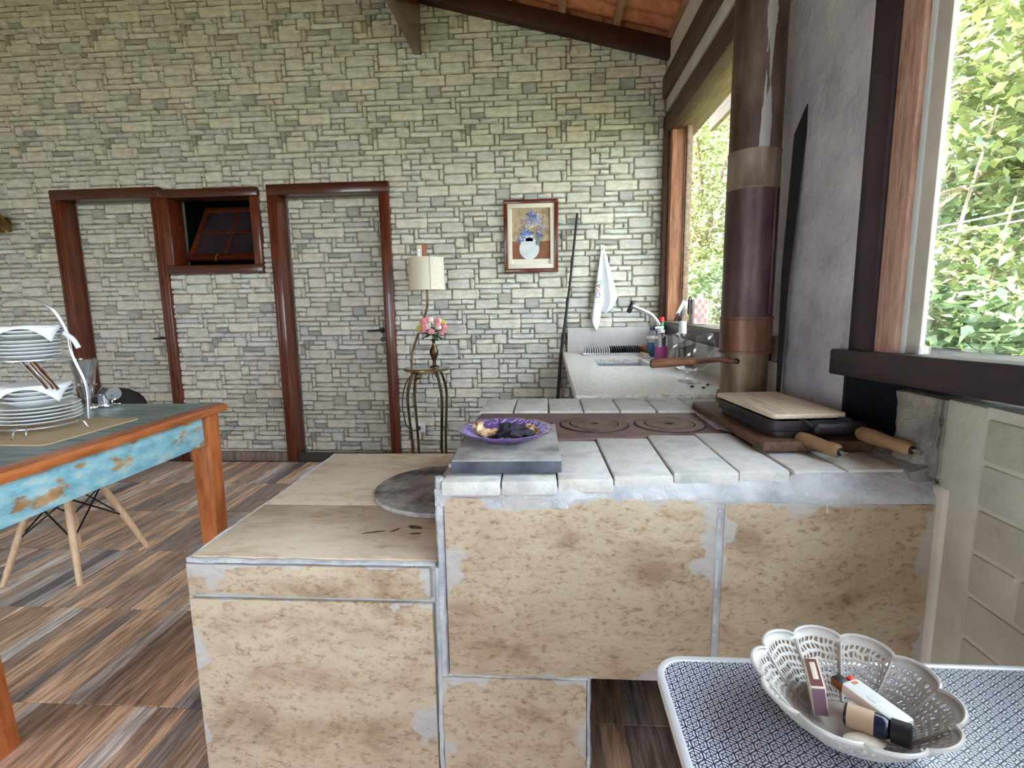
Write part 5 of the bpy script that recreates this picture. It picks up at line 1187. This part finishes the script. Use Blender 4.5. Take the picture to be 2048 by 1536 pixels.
# ============================================================ PATTERNED TRAY TABLE
ty = 0.78
tt = thing('tray_table', 'folding table with a grey hexagon print top and white metal rim', 'table', (0.49, 0.37, 0))
part(tt, 'top_panel', MB().prism(rrect(0.143, 0.825, 0.08, 0.650, 0.034, 8), ty-0.012, ty-0.001), 'tray_print', smooth=0)
ro = rrect(0.137, 0.831, 0.074, 0.656, 0.04, 8); ri = rrect(0.146, 0.822, 0.083, 0.647, 0.031, 8); n_ = len(ro)
part(tt, 'rim', MB().add([(x, y, ty-0.012) for x, y in ro]+[(x, y, ty+0.001) for x, y in ro]+[(x, y, ty+0.001) for x, y in ri]+[(x, y, ty-0.012) for x, y in ri], [(l*n_+i, l*n_+(i+1) % n_, ((l+1) % 4)*n_+(i+1) % n_, ((l+1) % 4)*n_+i) for l in range(4) for i in range(n_)]), 'alu', 0.002)
part(tt, 'underside', MB().prism(rrect(0.142, 0.826, 0.08, 0.651, 0.034, 8), ty-0.030, ty-0.0125), 'batten', 0.002)
for (x, y, fx, fy) in ((0.19, 0.60, 0.20, 0.10), (0.19, 0.12, 0.20, 0.62), (0.78, 0.60, 0.77, 0.10), (0.78, 0.12, 0.77, 0.62)):
    l = part(tt, 'leg', MB().tube([(x, y, ty-0.03), (fx, fy, 0.012)], 0.011, 10), 'alu')
    part(l, 'foot_cap', MB().tube([(fx, fy, 0.0), (fx, fy, 0.03)], 0.014, 10), 'black')
# openwork bowl
BC = Vector((0.326, 0.540, ty+0.0015))
bw = thing('openwork_bowl', 'grey white scalloped lace bowl on the hexagon print table', 'bowl', tuple(BC))
def bowl_pt(t, a):
    sc10 = abs(math.sin(a*5.0+0.35))**0.55
    Rm = 0.087+0.0105*sc10; r = 0.034+(Rm-0.034)*t
    z = 0.003+0.051*(t**1.55)+0.004*sc10*t; return BC+Vector((r*math.cos(a), r*math.sin(a), z))
bmm = bmesh.new(); rg = random.Random(4); NT, NA2 = 11, 100; grid = []
for j in range(NT+1):
    row = []
    for i in range(NA2):
        t = j/NT; a = (i+(0.5 if j % 2 else 0))/NA2*2*math.pi
        if 0 < j < NT-1: t += rg.uniform(-0.028, 0.028); a += rg.uniform(-0.018, 0.018)
        row.append(bmm.verts.new(bowl_pt(t, a)-BC))
    grid.append(row)
holes_f = []
for j in range(NT):
    i = 0
    while i < NA2:
        i2 = (i+1) % NA2
        f = bmm.faces.new((grid[j][i], grid[j][i2], grid[j+1][i2], grid[j+1][i]))
        mid = (i+0.75)/NA2*10
        if 1 <= j < NT-1 and not (abs(((mid+0.35/math.pi*1) % 1.0)-0.0) < 0.08): holes_f.append(f)
        i += 1
for f in holes_f:
    vv = list(f.verts); c = f.calc_center_median(); k_ = rg.uniform(0.40, 0.52); inn = []
    for q in range(4):
        a_, b_ = vv[q].co, vv[(q+1) % 4].co
        inn.append(bmm.verts.new(c.lerp(a_, 1-k_))); inn.append(bmm.verts.new(c.lerp((a_+b_)/2, (1-k_)*1.08)))
    out_ = []
    for q in range(4):
        bmm.faces.new((vv[q], vv[(q+1) % 4], inn[(2*q+2) % 8], inn[2*q+1])); bmm.faces.new((vv[q], inn[2*q+1], inn[2*q]))
bmesh.ops.delete(bmm, geom=holes_f, context='FACES_ONLY')
me = bpy.data.meshes.new('lace_wall'); bmm.to_mesh(me); bmm.free(); me.shade_smooth()
lo = mk('lace_wall', me, 'lace', bw); md = lo.modifiers.new('thick', 'SOLIDIFY'); md.thickness = 0.0020; md.offset = 0
part(bw, 'rim', MB().tube([bowl_pt(1.0, a)+Vector((0, 0, 0.0005)) for a in [2*math.pi*k/200 for k in range(201)]], 0.0022, 6), 'lace')
for k in range(10):
    a = (k*math.pi-0.35)/5.0; part(bw, 'rib', MB().tube([bowl_pt(t, a)+Vector((0, 0, 0.0012)) for t in [0.05+0.1*q for q in range(10)]], 0.0016, 6), 'lace')
part(bw, 'base', MB().lathe([(0, 0), (0.034, 0), (0.036, 0.002), (0.035, 0.005), (0, 0.004)], BC, 40), 'lace')
# matchbox, lighter, bottle
def place(ax, ang, tilt, c): return Matrix.Translation(Vector(c)) @ Matrix.Rotation(ang, 4, 'Z') @ Matrix.Rotation(tilt, 4, 'X') @ Matrix.Rotation(ax, 4, 'Y')
mbx = thing('matchbox', 'small pink matchbox standing on edge in the lace bowl', 'matchbox', (0.302, 0.560, BC.z+0.012))
M_ = place(R(80), R(-16), R(3), (0.304, 0.566, BC.z+0.030))
part(mbx, 'sleeve', MB().box(-0.018, 0.018, -0.024, 0.024, -0.0075, 0.0075).xf(M_), 'cream', 0.0008)
part(mbx, 'striker_side', MB().box(-0.0185, -0.0179, -0.022, 0.022, -0.006, 0.006).xf(M_), 'striker', smooth=0)
part(mbx, 'printed_top', MB().box(-0.016, 0.016, -0.0225, 0.0225, 0.0074, 0.0079).xf(M_), 'pinkbox', smooth=0)
part(mbx, 'drawer_end', MB().box(-0.0165, 0.0165, -0.0246, -0.0235, -0.0065, 0.0065).xf(M_), 'lilac', smooth=0)
part(mbx, 'worn_patch', MB().box(-0.0190, -0.0184, -0.012, 0.016, -0.0025, 0.0035).xf(M_), 'cream', 0.0003)
lg = thing('lighter', 'white disposable lighter with a red button in the lace bowl', 'lighter', (0.345, 0.552, BC.z+0.012))
M_ = place(0, R(22), R(0), (0.352, 0.546, BC.z+0.030))
part(lg, 'lighter_body', MB().prism(rrect(-0.0125, 0.0125, -0.040, 0.026, 0.004, 4), -0.0065, 0.0065).xf(M_), 'white', 0.003)
part(lg, 'red_button', MB().box(0.003, 0.0115, 0.026, 0.033, -0.004, 0.005).xf(M_), 'red', 0.0015)
part(lg, 'metal_hood', MB().box(-0.012, 0.002, 0.026, 0.039, -0.005, 0.005).xf(M_), 'black_metal', 0.0015)
part(lg, 'hood_edge', MB().box(-0.013, -0.0115, 0.024, 0.038, -0.0045, 0.0045).xf(M_), 'brass', 0.0005)
part(lg, 'red_mark', MB().box(-0.0015, 0.0055, 0.018, 0.022, 0.0064, 0.0070).xf(M_), 'orange', smooth=0)
part(lg, 'grey_mark', MB().box(-0.006, 0.003, -0.010, 0.000, 0.0064, 0.0070).xf(M_), 'dull_chrome', smooth=0)
sbt = thing('essence_bottle', 'small dark glass bottle with a tan label and black cap in the bowl', 'bottle', (0.345, 0.515, BC.z+0.012))
p0, p1 = Vector((0.317, 0.531, BC.z+0.026)), Vector((0.365, 0.497, BC.z+0.030)); d_ = p1-p0
part(sbt, 'bottle_body', MB().tube([p0, p0+d_*0.03, p0+d_*0.58, p0+d_*0.66, p0+d_*0.70], [0.0095, 0.0118, 0.0118, 0.010, 0.008], 20), 'navy')
part(sbt, 'label_wrap', MB().tube([p0+d_*0.05, p0+d_*0.46], [0.01205, 0.01205], 24, False), 'mattebrown')
part(sbt, 'cap', MB().tube([p0+d_*0.69, p0+d_*0.70, p0+d_*0.98, p0+d_*1.0], [0.009, 0.0115, 0.0118, 0.010], 20), 'black')
single('gold_leaf_scrap', 'crumpled pale gold scrap under the small bottle', 'paper', MB().sphere((0.325, 0.505, BC.z+0.016), 0.013, 10, 6, (1.6, 1.0, 0.35), 0.15), 'cream', (0.325, 0.505, BC.z+0.012))
#==PART3==
# ============================================================ GARDEN OUTSIDE
def leaf_cloud(name, parent, blobs, n, size, m, seed, off):
    rg = random.Random(seed); vs, fs = [], []; tot = sum(r[3]**2 for r in blobs)
    for (bx, by, bz, br, *sq) in blobs:
        k = int(n*br*br/tot); q3 = sq[0] if sq else 1.0
        for _ in range(k):
            while True:
                p = Vector((rg.gauss(0, 1), rg.gauss(0, 1), rg.gauss(0, 1))).normalized()*br*(0.45+0.6*rg.random()**0.6)
                break
            c = Vector((bx+p.x, by+p.y, bz+p.z*q3)); sz = size*rg.uniform(0.6, 1.25)
            ax = Vector((rg.uniform(-1, 1), rg.uniform(-1, 1), rg.uniform(-0.9, 0.35))).normalized()
            up = Vector((rg.uniform(-0.7, 0.7), rg.uniform(-0.7, 0.7), 1)).normalized(); sd = ax.cross(up).normalized(); nn = sd.cross(ax)
            b = len(vs); wd = sz*0.30
            for q in (c, c+ax*sz*0.4+sd*wd+nn*sz*0.08, c+ax*sz, c+ax*sz*0.4-sd*wd+nn*sz*0.08): vs.append(q-off)
            fs += [(b, b+1, b+2), (b, b+2, b+3)]
    me = bpy.data.meshes.new(name); me.from_pydata([tuple(v) for v in vs], [], fs); me.shade_smooth()
    o = mk(name, me, m, parent); o['kind'] = 'stuff'; return o
def branchy(path, r0, r1, n=8):
    P = bez(path, 20); return MB().tube(P, [r0+(r1-r0)*i/(len(P)-1) for i in range(len(P))], n)
def gz(x, y): return -0.2+max(0, x-3.0)*0.10+max(0, y-8)*0.06
def tree(name, label, base, h, blobs, n, size, m, seed, group=None, r=0.09):
    x, y = base; z = gz(x, y)-0.05; t = thing(name, label, 'tree' if 'tree' in name else 'shrub', (x, y, z), group); off = Vector((x, y, z)); rg = random.Random(seed)
    tp = Vector((x+rg.uniform(-0.3, 0.3), y+rg.uniform(-0.3, 0.3), z+h))
    part(t, 'trunk', branchy([off, off.lerp(tp, 0.4)+Vector((rg.uniform(-0.2, 0.2), rg.uniform(-0.2, 0.2), 0)), tp], r, r*0.5), 'bark')
    for (bx, by, bz_, br, *_) in blobs:
        st_ = off.lerp(tp, rg.uniform(0.45, 0.9)); c = Vector((bx, by, bz_))
        part(t, 'branch', branchy([st_, st_.lerp(c, 0.5)+Vector((rg.uniform(-0.15, 0.15), rg.uniform(-0.15, 0.15), 0.1)), c], r*0.42, r*0.16, 6), 'bark')
        for k in range(4):
            e = c+Vector((rg.gauss(0, 1), rg.gauss(0, 1), rg.gauss(0, 1))).normalized()*br*0.9
            part(t, 'twig', branchy([c, c.lerp(e, 0.5)+Vector((0, 0, 0.06)), e], r*0.15, r*0.05, 5), 'bark')
    leaf_cloud('foliage', t, blobs, n, size, m, seed, off); return t
def blobs(cx, cy, z0, z1, rad, k, seed):
    rg = random.Random(seed); return [(cx+rg.uniform(-rad, rad), cy+rg.uniform(-rad, rad), z0+(z1-z0)*(i+0.5)/k+rg.uniform(-0.15, 0.15), rad*rg.uniform(0.5, 0.85)) for i in range(k)]
G = 'trees and shrubs outside the windows'
tree('broadleaf_tree', 'tall yellow green tree filling the upper part of the near window', (4.2, 6.3), 3.2, blobs(4.1, 6.1, 1.9, 5.2, 1.15, 9, 1), 5200, 0.13, 'leaf_a', 21, G, 0.10)
tree('broadleaf_tree', 'leafy tree at the right edge of the near window', (4.9, 5.3), 3.0, blobs(4.7, 5.3, 1.7, 4.8, 1.05, 8, 2), 6500, 0.13, 'leaf_a', 22, G, 0.09)
tree('broadleaf_tree', 'tree with tangled grey branches seen through the far window', (2.55, 9.6), 3.4, blobs(2.6, 9.6, 2.0, 4.6, 1.0, 8, 3), 5500, 0.10, 'leaf_a', 23, G, 0.11)
tree('broadleaf_tree', 'tall light green tree behind the stovepipe in the far window', (4.0, 12.2), 4.2, blobs(3.9, 12.0, 2.0, 7.0, 1.5, 10, 4), 8000, 0.12, 'leaf_a', 24, G, 0.12)
tree('broadleaf_tree', 'dark leaved tree standing farthest back on the slope', (7.5, 9.5), 4.0, blobs(7.2, 9.3, 1.5, 6.5, 2.0, 10, 5), 9000, 0.16, 'leaf_b', 25, G, 0.13)
tree('broadleaf_tree', 'big tree on the slope behind the near window shrubs', (7.6, 6.6), 4.0, blobs(7.2, 6.6, 1.2, 6.5, 1.9, 10, 6), 9000, 0.17, 'leaf_b', 26, G, 0.13)
tree('shrub', 'low bush on the slope out to the right of the near window', (6.2, 2.2), 0.9, blobs(6.0, 2.2, 0.5, 1.3, 0.8, 5, 7), 3500, 0.14, 'leaf_b', 27, G, 0.05)
tree('broadleaf_tree', 'pale tree far off beyond the far window', (3.2, 16.5), 5.0, blobs(3.6, 16.5, 1.5, 7.5, 1.9, 10, 8), 8000, 0.16, 'leaf_a', 28, G, 0.13)
tree('shrub', 'low dark green shrub at the foot of the far window', (2.5, 7.3), 0.9, blobs(2.5, 7.4, 0.4, 1.4, 0.6, 5, 9), 4500, 0.10, 'leaf_b', 29, G, 0.04)
tree('shrub', 'fern like shrub beyond the checked flask', (2.7, 8.7), 1.1, blobs(2.7, 8.9, 0.5, 1.8, 0.6, 5, 10), 4500, 0.11, 'leaf_a', 30, G, 0.04)
tree('shrub', 'dense bush below the cables in the near window', (3.9, 5.3), 1.0, blobs(3.8, 5.2, 0.3, 1.5, 0.75, 6, 11), 4500, 0.11, 'leaf_a', 31, G, 0.04)
tree('shrub', 'bush at the lower right corner of the near window', (3.5, 3.9), 0.9, blobs(3.4, 3.9, 0.3, 1.3, 0.6, 5, 12), 3500, 0.12, 'leaf_b', 32, G, 0.04)
tree('shrub', 'bush far back between the two windows', (5.5, 8.0), 1.2, blobs(5.4, 7.9, 0.4, 2.2, 1.0, 6, 13), 4000, 0.14, 'leaf_c', 33, G, 0.05)
# broadleaf shrub close to the glass: its large leaves are separate parts
bs = thing('large_leaf_shrub', 'shrub with large pale leaves closest to the near window', 'shrub', (3.3, 4.75, -0.2), G)
big_leaf = MB().add([(0, 0, 0), (0.028, 0.04, 0.008), (0.033, 0.085, 0.006), (0, 0.15, -0.012), (-0.033, 0.085, 0.006), (-0.028, 0.04, 0.008), (0, 0.05, -0.003), (0, 0.095, -0.006)], [(0, 1, 6), (1, 2, 7, 6), (2, 3, 7), (3, 4, 7), (4, 5, 6, 7), (5, 0, 6)]).mesh('leaf', None, 0, 2, 70)
rg = random.Random(77); ends = []
for k in range(12):
    e = Vector((3.3+rg.uniform(-0.7, 0.5), 4.75+rg.uniform(-0.9, 0.8), 1.0+rg.random()*2.1)); m_ = Vector((3.3, 4.75, -0.2)).lerp(e, 0.5)+Vector((rg.uniform(-0.2, 0.2), rg.uniform(-0.2, 0.2), 0.25))
    part(bs, 'stem', branchy([(3.3, 4.75, -0.2), m_, e], 0.026, 0.008, 6), 'bark'); ends.append((m_, e))
for k in range(264):
    m_, e = ends[k % 12]; p = m_.lerp(e, rg.random()**0.5)+Vector((rg.gauss(0, 0.14), rg.gauss(0, 0.14), rg.gauss(0, 0.13)))
    o = mk('leaf', big_leaf, 'leaf_a' if k % 3 else 'leaf_b', bs, p-Vector((3.3, 4.75, -0.2)), (rg.uniform(-0.9, 0.5), rg.uniform(-0.5, 0.5), rg.uniform(0, 6.28)))
    q = rg.uniform(0.7, 1.2); o.scale = (q, q, q)
# strap leaved plants at the bottom of the near window
for (x, y, lb) in ((3.15, 4.35, 'clump of tall bright strap leaves below the near window, left one'), (2.75, 3.45, 'clump of tall bright strap leaves at the lower right of the near window')):
    t = thing('strap_leaf_plant', lb, 'plant', (x, y, -0.2), 'strap leaved plants under the near window')
    for k in range(16):
        a = rg.uniform(0, 6.28); ln = rg.uniform(1.0, 1.5); sp = rg.uniform(0.12, 0.5); b = MB(); sd = Vector((-math.sin(a), math.cos(a), 0)); n_ = 7
        for i in range(n_+1):
            u = i/n_; c = Vector((x+math.cos(a)*sp*u**1.5, y+math.sin(a)*sp*u**1.5, -0.2+ln*(u-0.18*u**3))); wv = 0.028*(1-u**2.5)+0.002
            b.v += [c+sd*wv, c-sd*wv]
        b.f = [(2*i, 2*i+1, 2*i+3, 2*i+2) for i in range(n_)]
        part(t, 'leaf', b, 'grass', smooth=60)
# lines strung across the garden
for (x, z, lb, m, r_, ya, yb_) in ((3.2, 1.85, 'upper pale blue line strung across the near window view', 'cord', 0.006, -1.5, 13.0), (3.22, 1.785, 'lower white line strung across the near window view', 'cord', 0.006, -1.5, 13.0), (1.8, 1.70, 'yellowish rope strung across the far window view', 'straw', 0.008, 2.5, 13.0)):
    single('clothes_line', lb, 'line', MB().tube([(x, ya+(yb_-ya)*i/12, z-0.05*math.sin(math.pi*i/12)+0.02) for i in range(13)], r_, 6), m, (x, ya, z), 'lines strung across the garden')
